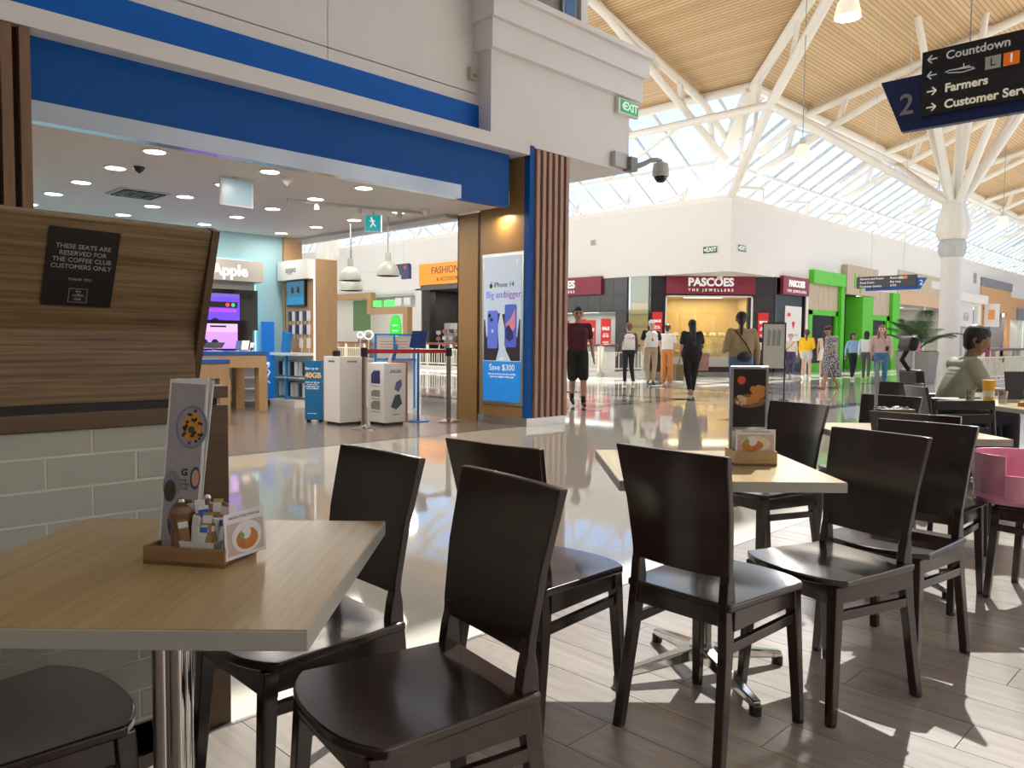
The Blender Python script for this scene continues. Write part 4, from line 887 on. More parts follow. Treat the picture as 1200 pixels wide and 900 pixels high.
# ------------------------------------------------------------------ pillar poster
po = thing('phone_poster', 'lit poster for a blue phone on the gold pillar', 'poster', (7.86, 8.34, .28), RZL)
PW, PH = .83, 2.15
B().box(0, PW, -.03, 0, 0, PH).build('frame', M_steel, po, bev=.004)
M_pgrey = mat('poster_silver', (.42, .50, .60), .5, emis=(.5, .58, .68), estr=.42); M_pblue = mat('poster_blue', (.01, .22, .68), .5, emis=(.01, .25, .75), estr=.35)
pic = plate('picture', M_pgrey, po, .04, PW - .04, .62, PH - .05, -.03, .003); ftr = plate('blue_footer', M_pblue, po, .04, PW - .04, .05, .62, -.03, .003)
M_pdark = mat('poster_ink', (.02, .02, .03), .6)
txt('iPhone 14', .10, M_pdark, pic, (.45, -.034, 1.70)); B().ell((.19, -.034, 1.69), (.03, .003, .035), 12, 8).ell((.20, -.034, 1.735), (.008, .003, .014), 8, 6).build('fruit_mark', M_pdark, pic)
mg = mat('poster_text_blue', (.12, .16, .65), .5, emis=(.12, .18, .7), estr=.3); mp_ = mat('poster_text_purple', (.25, .08, .45), .5, emis=(.3, .1, .5), estr=.3)
txt('Big and', .135, mg, pic, (.09, -.034, 1.56), align='LEFT'); txt('bigger.', .135, mp_, pic, (.46, -.034, 1.56), align='LEFT')
M_sleeve = mat('poster_hand_dark', (.035, .018, .03), .6)
B().prism([(.05, .63), (.30, .63), (.36, .80), (.33, 1.12), (.38, 1.3), (.30, 1.3), (.1, .95), (.07, 1.22), (.05, 1.2)], -.036, -.034).prism([(.78, .63), (.6, .63), (.5, .78), (.47, 1.1), (.42, 1.28), (.5, 1.3), (.72, .95), (.76, 1.22), (.78, 1.2)], -.036, -.034).build('hands_print', M_sleeve, pic)
def rr(x0, x1, z0, z1, r, n=4):
    out = []
    for cx_, cz_, a0 in ((x1 - r, z1 - r, 0), (x0 + r, z1 - r, 90), (x0 + r, z0 + r, 180), (x1 - r, z0 + r, 270)):
        out += [(cx_ + r * math.cos(R(a0 + 90 * k / n)), cz_ + r * math.sin(R(a0 + 90 * k / n))) for k in range(n + 1)]
    return out
B().prism(rr(.13, .34, .80, 1.34, .03), -.042, -.037).build('phone_back_print', mat('print_blue', (.10, .16, .62), .4, emis=(.12, .18, .7), estr=.3), pic)
B().cyl((.175, -.043, 1.27), (.175, -.047, 1.27), .028, n=14).cyl((.215, -.043, 1.21), (.215, -.047, 1.21), .028, n=14).build('lens_print', M_pdark, pic); B().ell((.235, -.043, 1.05), (.02, .002, .025), 10, 6).build('fruit_mark', M_pgrey, pic)
B().prism(rr(.48, .71, .82, 1.42, .03), -.042, -.037).build('phone_front_print', mat('print_indigo', (.06, .10, .45), .4, emis=(.08, .13, .55), estr=.35), pic)
B().prism([(.5, 1.15), (.6, 1.22), (.69, 1.36), (.69, 1.1), (.62, 1.02), (.52, 1.1)], -.045, -.043).build('wallpaper_swirl', mat('print_coral', (.55, .20, .25), .4, emis=(.6, .22, .28), estr=.35), pic); B().prism([(.5, 1.08), (.56, 1.14), (.64, 1.05), (.66, .95), (.58, .9), (.5, .95)], -.046, -.043).build('wallpaper_swirl', mat('print_navyblue', (.03, .03, .22), .4), pic)
txt('Save $300', .125, M_wtext, ftr, (.42, -.034, .53)); txt('when you join on any pay monthly\nplan on an eligible mobile plan', .04, M_wtext, ftr, (.42, -.034, .42)); txt('spark', .045, M_wtext, pic, (.42, -.038, .66)); plate('corner_mark', M_wtext, po, .70, .72, 1.98, 2.04, -.033, .002)
lamp('poster_area_light', 'AREA', (7.75, 7.9, 2.95), 6, (1, .8, .5), .1)  # bare warm area lamp above the poster, no fitting modelled
# ------------------------------------------------------------------ fittings on the white bulkhead
ex = thing('exit_sign', 'green EXIT sign on the white corner bulkhead', 'sign', (9.72, 7.42, 4.67), 0)
B().box(-.02, .50, -.07, 0, -.01, .22).build('sign_box', M_white_gloss, ex, bev=.006); exf = plate('sign_face', mat('exit_green', (.0, .26, .06), .4, emis=(.0, .4, .1), estr=.5), ex, .03, .48, .02, .2, -.07, .004)
txt('EXIT', .17, M_wtext, exf, (.29, -.076, .11), off=.004); B().prism([(.06, .11), (.11, .17), (.11, .05)], -.08, -.074).build('arrow', M_wtext, exf)
cc = thing('security_camera', 'grey dome security camera on a curved arm from the bulkhead', 'camera', (9.9, 7.42, 3.85), 0)
B().box(-.28, .06, -.09, 0, 0, .22).build('mount_plate', M_lgrey, cc, bev=.005); B().box(.02, .2, -.16, 0, -.03, .18).build('junction_box', M_grey, cc, bev=.01)
B().tube([(.2, -.08, .05), (.42, -.1, .13), (.6, -.12, .22), (.75, -.13, .25), (.86, -.13, .25)], [.045, .04, .035, .035, .035]).build('arm', M_grey, cc, smooth=True)
B().lathe([(.04, .24), (.12, .2), (.135, .1), (.135, .02), (.12, 0)], 22, (.86, -.13, 0)).build('housing', M_lgrey, cc, smooth=True); B().lathe([(0, -.10), (.06, -.085), (.10, -.03), (.105, .0)], 20, (.86, -.13, 0)).build('dome', M_blackgloss, cc, smooth=True)
sb_ = thing('wall_sensor', 'small beige sensor box on the panelled wall beside the bulkhead', 'sensor', (6.98, 7.68, 4.55), 0); B().box(-.05, .06, -.07, 0, 0, .16).build('box', mat('sensor_beige', (.5, .46, .38), .5), sb_, bev=.008); B().box(-.03, .04, -.075, -.07, .03, .07).build('lens', M_grey, sb_)
# ------------------------------------------------------------------ hanging direction signs
M_navy = mat('sign_navy', (.010, .022, .11), .4); M_char = mat('sign_charcoal', (.018, .018, .021), .4); M_cream = mat('sign_cream_text', (.75, .70, .55), .5, emis=(.9, .85, .65), estr=.25); M_sgrey = mat('sign_grey_text', (.30, .30, .31), .5)
hn = thing('direction_sign', 'large hanging direction sign listing Countdown, Farmers and Customer Service', 'sign', (8.0, 2.9, 0), RZL)
B().prism([(0, 3.70), (.20, 3.20), (2.6, 3.20), (2.8, 3.70)], -.02, .06).build('navy_board', M_navy, hn)
chb = B().box(.38, 2.45, -.07, .1, 3.30, 3.88).build('charcoal_board', M_char, hn)
for k in range(3): B().box(.38, 2.45, -.073, -.07, 3.435 + .145 * k, 3.44 + .145 * k).build('groove', M_black, chb)
txt('2', .27, M_sgrey, hn, (.24, -.023, 3.44), off=.003)
rows = (3.80, 3.655, 3.51, 3.365)
M_w2 = mat('sign_white_text', (.68, .70, .70), .5, emis=(.8, .8, .8), estr=.12)
txt('Countdown', .105, M_w2, chb, (.58, -.074, rows[0]), align='LEFT', off=.0015); txt('Farmers', .105, M_cream, chb, (.58, -.074, rows[2]), align='LEFT', off=.003); txt('Customer Service', .105, M_cream, chb, (.58, -.074, rows[3]), align='LEFT', off=.003)
for k, z in enumerate(rows):
    d = -1 if k < 2 else 1; x = .47; mm = M_w2 if k < 2 else M_cream
    B().bar((x - .04, -.076, z), (x + .04, -.076, z), .004, .012).bar((x + d * .04, -.076, z), (x + d * .005, -.076, z + .035), .004, .012).bar((x + d * .04, -.076, z), (x + d * .005, -.076, z - .035), .004, .012).build('arrow', mm, chb)
B().tube([(.58, -.076, 3.655), (.62, -.076, 3.665), (.80, -.076, 3.65), (.82, -.076, 3.635), (.72, -.076, 3.625), (.60, -.076, 3.645)], .005, 5).cyl((.73, -.076, 3.66), (.73, -.076, 3.70), .005).cyl((.66, -.076, 3.66), (.78, -.076, 3.668), .005).build('travelator_symbol', M_w2, chb)
plate('lift_tile', mat('tile_sage', (.55, .58, .50), .5), chb, .90, 1.02, 3.60, 3.71, -.07, .006); txt('L', .10, M_char, chb, (.96, -.078, 3.655)); plate('level_tile', mat('tile_orange', (.85, .16, .01), .5, emis=(.9, .2, .02), estr=.2), chb, 1.04, 1.16, 3.60, 3.71, -.07, .006); txt('1', .10, M_wtext, chb, (1.10, -.078, 3.655), off=.002)
for x in (.75, 2.1): B().cyl((x, .02, 3.7), (x, .02, 12.26), .006, n=6).build('hanger', M_lgrey, hn)
hf = thing('direction_sign', 'distant hanging direction sign with blue tail in front of the green shop', 'sign', (24.0, 9.22, 0), RZL)
B().prism([(.25, 2.78), (1.75, 2.78), (1.92, 3.10), (1.5, 3.12), (.25, 2.86)], -.01, .05).build('blue_board', mat('sign_midblue', (.01, .10, .45), .4), hf); B().box(0, 1.66, -.05, .06, 2.86, 3.20).build('charcoal_board', mat('sign_slate', (.05, .055, .065), .4), hf)
txt('2', .2, M_wtext, hf, (1.78, -.015, 2.96))
for k, (a, b_) in enumerate((('Farmers and Kmart', 'Restrooms'), ('Food Court', 'Bus stop'), ('Customer Service', 'ATM'))):
    txt(a, .085, M_wtext, hf, (.1, -.052, 3.13 - .11 * k), align='LEFT'); txt(b_, .085, M_wtext, hf, (.95, -.052, 3.13 - .11 * k), align='LEFT')
plate('level_tile', MATS['tile_orange'], hf, 1.32, 1.42, 3.09, 3.17, -.05, .004); plate('lift_tile', MATS['tile_sage'], hf, 1.2, 1.3, 3.09, 3.17, -.05, .004)
for x in (.4, 1.3): B().cyl((x, 0, 3.2), (x, 0, 11.9), .006, n=6).build('hanger', M_lgrey, hf)
h3 = thing('direction_sign', 'small dark direction sign half hidden behind the pendant lamps', 'sign', (15.9, 21.5, 0), RZL); B().box(0, 1.1, -.05, .06, 3.35, 3.70).build('charcoal_board', M_char, h3); B().box(.75, 1.15, -.06, .05, 3.2, 3.66).build('navy_board', M_navy, h3); plate('level_tile', M_red, h3, .9, 1.02, 3.52, 3.62, -.06, .006)
for x in (.3, .8): B().cyl((x, 0, 3.7), (x, 0, 12.26), .006, n=6).build('hanger', M_lgrey, h3)
# ------------------------------------------------------------------ mall pendants (glass bells) and second tree column
M_bell = mat('opal_bell', (.80, .74, .62), .35, emis=(1, .86, .62), estr=.55)
def bell(x, y, z, zc, label, e=240):
    zc = zt(max(XC - x if y > YC - (XC - x) else 0, YC - y)) + .05 if x > 18.2 else zc
    p = thing('bell_pendant', label, 'lamp', (x, y, z), 0, 'glass bell pendants below the timber ceiling')
    B().lathe([(.25, 0), (.245, .08), (.2, .28), (.12, .42), (.09, .44)], 26).build('bell_shade', M_bell, p, smooth=True); B().cyl((0, 0, .42), (0, 0, .62), .09, n=16).build('lamp_holder', M_lgrey, p, smooth=True); B().cyl((0, 0, .62), (0, 0, zc - z), .012, n=6).build('cable', M_grey, p)
    lamp('bell_light', 'POINT', (x, y, z - .12), e, (1, .94, .87), .22)
bell(16.0, 6.5, 7.67, 12.2, 'glass bell pendant at the top edge, largest of the bells')
bell(22.2, 10.2, 6.5, 11.2, 'glass bell pendant hanging before the skylight beside the hip beams')
bell(32.6, 9.6, 6.4, 11.2, 'glass bell pendant just behind the column capital')
bell(40.2, 9.2, 6.5, 11.2, 'glass bell pendant right of the column near the wall edge')
for i, (x, y) in enumerate(((22.0, 19.5), (22.0, 28.0), (22.0, 37.0), (50.0, 9.2), (60.0, 9.2))): bell(x, y, 7.2, 11.2, 'unseen glass bell pendant added to brighten the arcade, ' + ordn[i])  # unseen bells added to fill the arcades with light
c2 = copy_tree(co, (19.7, 31.3, 0), 0, 'second tree column seen beyond the oak phone stand')

# unseen fill lamps added behind the camera to brighten the cafe
for i, (x, y) in enumerate(((-1.6, -1.2), (2.2, -2.6), (5.8, -2.6))):
    p = thing('cafe_fill_lamp', 'unseen fill lamp added behind the camera to brighten the cafe, ' + ordn[i], 'lamp', (x, y, 2.7), 0, 'unseen fill lamps behind the camera')
    B().lathe([(.2, 0), (.19, .05), (.1, .2), (.03, .24), (.03, .3), (0, .3)], 22).build('shade', M_white_gloss, p, smooth=True); B().cyl((0, 0, .3), (0, 0, ZR - 2.7), .01, n=6).build('cord', M_black, p); B().ell((0, 0, .02), (.05, .05, .05)).build('bulb', MATS['warm_bulb'], p)
    lamp('cafe_fill_light', 'POINT', (x, y, 2.62), 75, (1, .93, .85), .15)
# ------------------------------------------------------------------ booth screen with tiled half wall
bp = thing('booth_partition', 'tiled half wall with walnut frame and slanted walnut booth back', 'partition', (0, 2.27, 0), 0)
M_tile = mat('sage_tile_glaze', (.46, .465, .41), .3, var=.06, vscale=9, bump=.05)
B().box(-1.2, 1.0, -.0015, .14, .08, .95).build('core_wall', mat('grout_white', (.74, .73, .66), .7), bp)
src = None
for r_ in range(11):
    z1 = .945 - .0855 * r_; z0 = z1 - .0795
    if z0 < .08: z0 = .08
    off = 0.0 if r_ % 2 else -.112
    x = -1.2 + off
    while x < .98:
        a, c = max(x, -1.2), min(x + .218, .975)
        if c - a > .02:
            if abs(c - a - .218) < 1e-4 and abs(z1 - z0 - .0795) < 1e-4:
                if src is None: src = B().box(0, .218, -.004, .012, 0, .0795).build('brick', M_tile, bp, bev=.004); src.location = (a, 0, z0)
                else: piece(src, bp, (a, 0, z0))
            else: B().box(a, c, -.004, .012, z0, z1).build('brick', M_tile, bp, bev=.004)
        x += .224
B().box(.972, 1.0, -.012, .14, .08, .93).build('tile_trim', mat('grey_green_trim', (.34, .37, .34), .35), bp)
B().box(1.0, 1.076, -.016, .16, 0, .975).build('end_post', M_trimwood, bp, bev=.003)
B().box(-1.2, 1.0, -.016, .05, .93, .975).build('frame_rail', M_trimwood, bp, bev=.003)
B().box(-1.2, 1.05, .005, .14, .975, .997).build('shadow_gap', M_black, bp)
B().box(-1.2, .99, -.014, .0, .08, .0).box(-1.2, .99, -.014, .02, 0, .08).build('baseboard', M_black, bp)
B().box(1.006, 1.076, -.016, .22, .997, 1.032).build('end_ledge', M_trimwood, bp, bev=.002); B().box(1.008, 1.07, -.01, .21, 1.032, 1.034).build('ledge_top', M_lgrey, bp)
B().prism([(0, .997), (0, 1.19), (-.12, 1.47), (-.085, 1.485), (.035, 1.2), (.035, .997)], -1.2, .985, 'yz').build('slanted_back', M_panel, bp, bev=.003)
B().prism([(.04, .997), (.04, 1.2), (-.08, 1.487), (-.125, 1.472), (-.03, 1.2)], .985, 1.005, 'yz').build('end_edge', M_trimwood, bp)
for i in range(3): B().box(.70 + .1 * i, .72 + .1 * i, .0, .1, 0, .001).build('floor_clip', M_black, bp) if False else None
nz = 1.255; ny = 2.27 - (nz - 1.19) * (.12 / .28) - .003
nb = thing('reserved_notice', 'black notice on the walnut booth back reserving seats for customers', 'notice', (.66, ny, nz), 0); nb.rotation_euler = (R(23.2), R(1), 0)
ncd = plate('card', mat('notice_black', (.006, .006, .007), .35), nb, -.082, .082, 0, .205, 0, .003)
M_silver = mat('notice_silver', (.42, .42, .42), .5)
for k, s in enumerate(('THESE SEATS ARE', 'RESERVED FOR', 'THE COFFEE CLUB', 'CUSTOMERS ONLY')): txt(s, .0165, M_silver, ncd, (0, -.0035, .158 - .0175 * k), ext=.0002)
txt('THANK YOU', .0095, M_silver, ncd, (0, -.0035, .072), ext=.0002)
B().box(-.022, .022, -.0037, -.003, .01, .0115).box(-.022, .022, -.0037, -.003, .0465, .048).box(-.022, -.0205, -.0037, -.003, .01, .048).box(.0205, .022, -.0037, -.003, .01, .048).build('logo_frame', M_grey, ncd)
txt('the\ncoffee\nclub', .0105, M_silver, ncd, (0, -.0038, .03), ext=.0002)

# ------------------------------------------------------------------ cafe chairs
def make_chair():
    c = thing('dining_chair', 'x', 'chair', (0, 0, 0), 0, 'dark wooden cafe chairs')
    # seat: rounded trapezoid, slightly dished
    n = 19; top = []; 
    def wid(v): return .192 + .013 * v           # half width at depth v in -1..1 (front = 1)
    vs = []; fs = []
    rows = 17
    for j in range(rows):
        v = -1 + 2 * j / (rows - 1)
        y = .20 * v
        for i in range(n):
            u = -1 + 2 * i / (n - 1)
            yy = y + (.03 * (1 - u * u) if j == rows - 1 else .03 * (1 - u * u) * max(0, v) ** 2) - (.035 * abs(u) ** 4 * max(0, v) ** 3)
            z = .452 - .010 * math.exp(-((v + .15) / .5) ** 2) * (1 - u * u)
            vs.append((u * wid(v), yy, z))
    m_ = len(vs)
    vs += [(x, y, .430) for x, y, z in vs]
    for j in range(rows - 1):
        for i in range(n - 1):
            a = j * n + i; fs.append((a, a + 1, a + n + 1, a + n)); fs.append((m_ + a + n, m_ + a + n + 1, m_ + a + 1, m_ + a))
    for i in range(n - 1):
        fs.append((i, m_ + i, m_ + i + 1, i + 1)); a = (rows - 1) * n + i; fs.append((a, a + 1, m_ + a + 1, m_ + a))
    for j in range(rows - 1):
        a = j * n; fs.append((a, a + n, m_ + a + n, m_ + a)); a = j * n + n - 1; fs.append((a, m_ + a, m_ + a + n, a + n))
    B().add(vs, fs).build('seat', M_chair, c, bev=.005, smooth=True)
    # back panel: bent plywood following the rear posts
    def rear(z):   # y of rear post centre line by height
        pts = [(0, -.235), (.30, -.192), (.45, -.178), (.56, -.182), (.70, -.202), (.87, -.243)]
        for (z0, y0), (z1, y1) in zip(pts, pts[1:]):
            if z <= z1: return y0 + (y1 - y0) * (z - z0) / (z1 - z0)
        return pts[-1][1]
    def hw(z): return .165 + .026 * max(0, (z - .5) / .37)
    vs = []; fs = []; nu, nz_ = 11, 9
    for s_ in (0, 1):
        for j in range(nz_):
            z = .525 + (.87 - .525) * j / (nz_ - 1)
            for i in range(nu):
                u = -1 + 2 * i / (nu - 1)
                zz = z - (.006 * (1 - u * u) if j == 0 else 0)
                th = .009 + .002 * abs(u) ** 6
                vs.append((u * hw(z), rear(z) + (1 if s_ else -1) * th - .012 * (1 - u * u), zz))
    k = nu * nz_
    for j in range(nz_ - 1):
        for i in range(nu - 1):
            a = j * nu + i; fs += [(a, a + 1, a + nu + 1, a + nu), (k + a + nu, k + a + nu + 1, k + a + 1, k + a)]
    for i in range(nu - 1): fs += [(i, k + i, k + i + 1, i + 1), ((nz_ - 1) * nu + i, (nz_ - 1) * nu + i + 1, k + (nz_ - 1) * nu + i + 1, k + (nz_ - 1) * nu + i)]
    for j in range(nz_ - 1): fs += [(j * nu, j * nu + nu, k + j * nu + nu, k + j * nu), (j * nu + nu - 1, k + j * nu + nu - 1, k + j * nu + 2 * nu - 1, j * nu + 2 * nu - 1)]
    B().add(vs, fs).build('backrest', M_chair, c, bev=.003, smooth=True)
    for s_ in (-1, 1):
        # rear leg with its bend
        zs = (0, .12, .30, .40, .46, .505, .53, .56); ws = (.030, .032, .038, .046, .044, .034, .022, .018)
        b_ = B(); ring = []
        for z, w_ in zip(zs, ws):
            x = s_ * (.154 + .022 * max(0, 1 - z / .45)); y = rear(z)
            ring.append([(x - .0145, y - w_ / 2, z), (x + .0145, y - w_ / 2, z), (x + .0145, y + w_ / 2, z), (x - .0145, y + w_ / 2, z)])
        vv = [p for q_ in ring for p in q_]; ff = [(0, 3, 2, 1), tuple(range(len(vv) - 4, len(vv)))]
        for j in range(len(ring) - 1): ff += [(4 * j + i, 4 * j + (i + 1) % 4, 4 * j + 4 + (i + 1) % 4, 4 * j + 4 + i) for i in range(4)]
        lg1 = b_.add(vv, ff).build('leg', M_chair, c, bev=.003)
        lg2 = B().bar((s_ * .166, .172, .428), (s_ * .184, .198, .0), .038, .038, .027, .027).build('leg', M_chair, c, bev=.003)
        B().box(s_ * .166 - .010, s_ * .166 + .010, -.17, .17, .372, .432).build('side_apron', M_chair, c, bev=.002)
        B().bar((s_ * .164, -.19, .325), (s_ * .171, .178, .335), .018, .030).build('stretcher', M_chair, c, bev=.002)
        for yy in (-.235, .198): B().cyl((s_ * (.178 if yy < 0 else .184), yy, 0), (s_ * (.178 if yy < 0 else .184), yy, .012), .016, n=10).build('glide', M_black, lg1 if yy < 0 else lg2)
    B().box(-.17, .17, .170, .192, .372, .432).build('front_apron', M_chair, c, bev=.002)
    B().box(-.17, .17, -.20, -.178, .385, .44).build('rear_apron', M_chair, c, bev=.002)
    return c
def hd(x, y): return math.atan2(y, x) - PI / 2      # rz so that local +y points along (x, y)
ch0 = make_chair(); ch0['label'] = 'dark wooden chair in front, seat tucked under the oak table, back to the aisle'
ch0.location = (1.005, 1.27, 0); ch0.rotation_euler = (0, 0, hd(-.985, .17))
CH = [((1.03, 1.765), (-1, .03), 'dark wooden chair at the oak table next to the booth screen'),
      ((.34, 1.70), (1, .05), 'dark wooden chair at the lower left, only its seat showing under the table'),
      ((1.86, 1.69), (.99, .06), 'dark wooden chair between the oak table and the sunlit table'),
      ((2.14, 1.225), (1, -.045), 'dark wooden chair seen from behind, pushed up to the sunlit table'),
      ((2.614, 1.07), (-.96, .28), 'dark wooden chair right of the sunlit table with scuffed back'),
      ((3.72, 1.87), (-.95, .30), 'dark wooden chair on the far side of the sunlit table, facing the camera'),
      ((3.11, 1.03), (-.985, .12), 'dark wooden chair directly behind the scuffed-back chair'),
      ((3.98, 1.17), (1, 0), 'dark wooden chair with a sun-bright top edge at the third table'),
      ((4.75, 1.74), (-.97, .2), 'dark wooden chair beyond the third table, behind the sachet box'),
      ((6.62, 2.31), (-.95, .25), 'dark wooden chair farthest back, left of the wheelchair'),
      ((6.51, 1.80), (.64, -.76), 'dark wooden chair with its back to us at the seated man\'s table'),
      ((4.30, .735), (.1, 1), 'dark wooden chair carrying the pink booster seat')]
chairs = [ch0]
for (xy, d, lb) in CH: chairs.append(copy_tree(ch0, (*xy, 0), hd(*d), lb))
# ------------------------------------------------------------------ tables
RT = YAW - PI / 2
def make_table(loc, label, sx=.70, sy=.70):
    t_ = thing('cafe_table', label, 'table', loc, RT, 'square cafe tables')
    B().box(-sx / 2 + .002, sx / 2 - .002, -sy / 2 + .002, sy / 2 - .002, .745, .75).build('laminate_top', M_tabletop, t_)
    B().box(-sx / 2, sx / 2, -sy / 2, sy / 2, .718, .7485).build('edge_band', M_edge, t_, bev=.002)
    B().box(-.12, .12, -.12, .12, .70, .718).build('fixing_plate', M_black, t_)
    b_ = B()
    for a in range(4): b_.cyl((.021 * math.cos(PI / 4 + a * PI / 2), .021 * math.sin(PI / 4 + a * PI / 2), .09), (.021 * math.cos(PI / 4 + a * PI / 2), .021 * math.sin(PI / 4 + a * PI / 2), .70), .0165, n=16)
    b_.build('pedestal', M_chrome, t_, smooth=True)
    B().cyl((0, 0, .06), (0, 0, .11), .045, n=20).build('hub', M_chrome, t_, smooth=True)
    for a in range(4):
        an = a * PI / 2 + R(18); d = Vector((math.cos(an), math.sin(an), 0))
        ft_ = B().bar(d * .03 + Vector((0, 0, .085)), d * .33 + Vector((0, 0, .035)), .05, .045, .03, .025).build('foot', M_chrome, t_, bev=.006)
        B().cyl(d * .32, d * .32 + Vector((0, 0, .03)), .02, n=12).build('glide', M_black, ft_)
    return t_
make_table((.594, 1.488, 0), 'oak laminate table in front holding the tall food menu')
make_table((2.424, 1.433, 0), 'sunlit table with the fried chicken card')
make_table((4.13, 1.36, 0), 'third table behind the scuffed chair, holding a steel number post')
make_table((6.74, 1.30, 0), 'long table where the man sits with drinks', .74, 1.2)
# ------------------------------------------------------------------ menu caddies
M_tray = wood('tray_bamboo', (.22, .125, .055), (.30, .18, .085), .5, (1, 12, 12), 3)
M_card = mat('card_white', (.72, .72, .72), .4, var=.03)
M_cardgrey = mat('menu_grey_print', (.33, .31, .33), .45, var=.25, vscale=12)
def disc(b_, x, z, r, y, sx=1.0): return b_.prism([(x + sx * r * math.cos(a), z + r * math.sin(a)) for a in np.linspace(0, 2 * PI, 22, endpoint=False)], y, y - .0006)
def mill(loc, label):
    m_ = thing('pepper_mill', label, 'mill', loc, 0, 'wooden mills in the menu caddy')
    B().lathe([(.021, 0), (.022, .008), (.019, .014), (.0195, .045), (.016, .058), (.0215, .072), (.022, .085), (.014, .095), (0, .096)], 20).build('body', wood('mill_wood', (.17, .09, .045), (.24, .13, .07), .35, (9, 9, 1), 3), m_, smooth=True)
    B().lathe([(.004, .096), (.006, .1), (.008, .105), (.006, .11), (0, .112)], 12).build('knob', M_chrome, m_, smooth=True)
def caddy_main():
    loc = (.646, 1.472, .75); rz = -R(56)
    c = thing('menu_caddy', 'bamboo tray with tall food menu, mills and sugar sachets on the oak table', 'caddy', loc, rz)
    B().box(-.083, .083, -.06, .06, 0, .008).build('tray_base', M_tray, c)
    for a in ((-.083, .083, -.06, -.052), (-.083, .083, .052, .06), (-.083, -.075, -.052, .052), (.075, .083, -.052, .052)): B().box(*a, 0, .034).build('tray_side', M_tray, c, bev=.001)
    m4 = c.matrix_basis
    mc = thing('food_menu', 'tall grey menu card printed with plates of food, the coffee club', 'menu', m4 @ Vector((-.045, -.012, .008)), rz + R(6)); mc.rotation_euler = (R(-4), R(3), rz + R(6))
    B().prism([(-.038, 0), (.038, 0), (.038, .342), (-.038, .335)], 0, .003).build('card', M_card, mc); B().obox((0, .014, .17), (.076, .002, .335), (R(-4), 0, 0)).build('back_leaf', M_card, mc)
    mpr = plate('print', M_cardgrey, mc, -.034, .034, .004, .328, 0, .0006)
    disc(disc(B(), .012, .245, .042, -.0008, .75), -.05 + .03, .13, .030, -.0008, .55).build('plate_print', mat('menu_plate', (.20, .21, .26), .4), mpr)
    disc(B(), .012, .245, .036, -.0014, .75).build('dish_print', mat('menu_plate2', (.29, .29, .35), .4), mpr)
    disc(B(), .014, .246, .027, -.0022, .72).build('food_print', mat('menu_orange', (.50, .24, .04), .5, var=.5, vscale=90), mpr)
    b_ = B(); rng_ = random.Random(4)
    for k in range(26): a = rng_.random() * 6.28; q_ = .012 + .022 * rng_.random(); disc(b_, .013 + .75 * q_ * math.cos(a), .245 + q_ * math.sin(a), .0028, -.003)
    b_.build('berry_print', mat('menu_berry', (.06, .012, .012), .5), mpr); disc(B(), .013, .240, .007, -.0034, .9).build('leaf_print', mat('menu_leaf', (.05, .09, .03), .5), mpr)
    disc(B(), -.022, .12, .021, -.0016, .55).build('food_print', mat('menu_dark', (.05, .035, .02), .5, var=.5, vscale=80), mpr)
    disc(B(), .026, .148, .022, -.0008, .45).build('plate_print', mat('menu_navy', (.05, .07, .14), .4), mpr); disc(B(), .027, .148, .016, -.0014, .45).build('coffee_print', mat('menu_coffee', (.55, .30, .20), .5), mpr)
    disc(B(), .008, .062, .044, -.0008, .70).build('plate_print', MATS['menu_navy'], mpr); disc(B(), .009, .064, .034, -.0014, .70).build('food_print', mat('menu_red', (.45, .10, .06), .5, var=.6, vscale=70), mpr)
    disc(disc(B(), .004, .085, .008, -.002), .016, .073, .007, -.002).build('fruit_print', mat('menu_cream', (.75, .68, .6), .5), mpr)
    txt('G', .018, M_pdark, mpr, (.004, -.001, .157), ext=.0002, off=.0006); txt('THE\nCOFFEE\nCLUB', .0075, M_pdark, mpr, (.003, -.001, .134), ext=.0002)
    mill(m4 @ Vector((-.028, -.022, .008)), 'wooden pepper mill in front beside the tall menu'); mill(m4 @ Vector((.0, .02, .008)), 'wooden salt mill behind, by the sugar sachets')
    bw = thing('sugar_bowl', 'square white bowl packed with sugar sachets', 'bowl', m4 @ Vector((.022, -.022, .008)), rz)
    def fr(x0, x1, z, y0=-.026, y1=.026): return [(x0, y0, z), (x1, y0, z), (x1, y1, z), (x0, y1, z)]
    b_ = B(); vs = fr(-.028, .028, 0) + fr(-.036, .036, .036, -.03, .03) + fr(-.033, .033, .036, -.027, .027) + fr(-.026, .026, .004, -.022, .022)
    b_.add(vs, [(3, 2, 1, 0)] + [(4 * j + i, 4 * j + (i + 1) % 4, 4 * j + 4 + (i + 1) % 4, 4 * j + 4 + i) for j in range(3) for i in range(4)] + [(12, 13, 14, 15)]).build('bowl', mat('bowl_white', (.62, .63, .60), .3), bw)
    rng_ = random.Random(9)
    cols = [('brown', (.28, .16, .06)), ('white', (.75, .74, .72)), ('blue and white', (.70, .73, .80)), ('amber', (.42, .26, .08))]
    k = 0
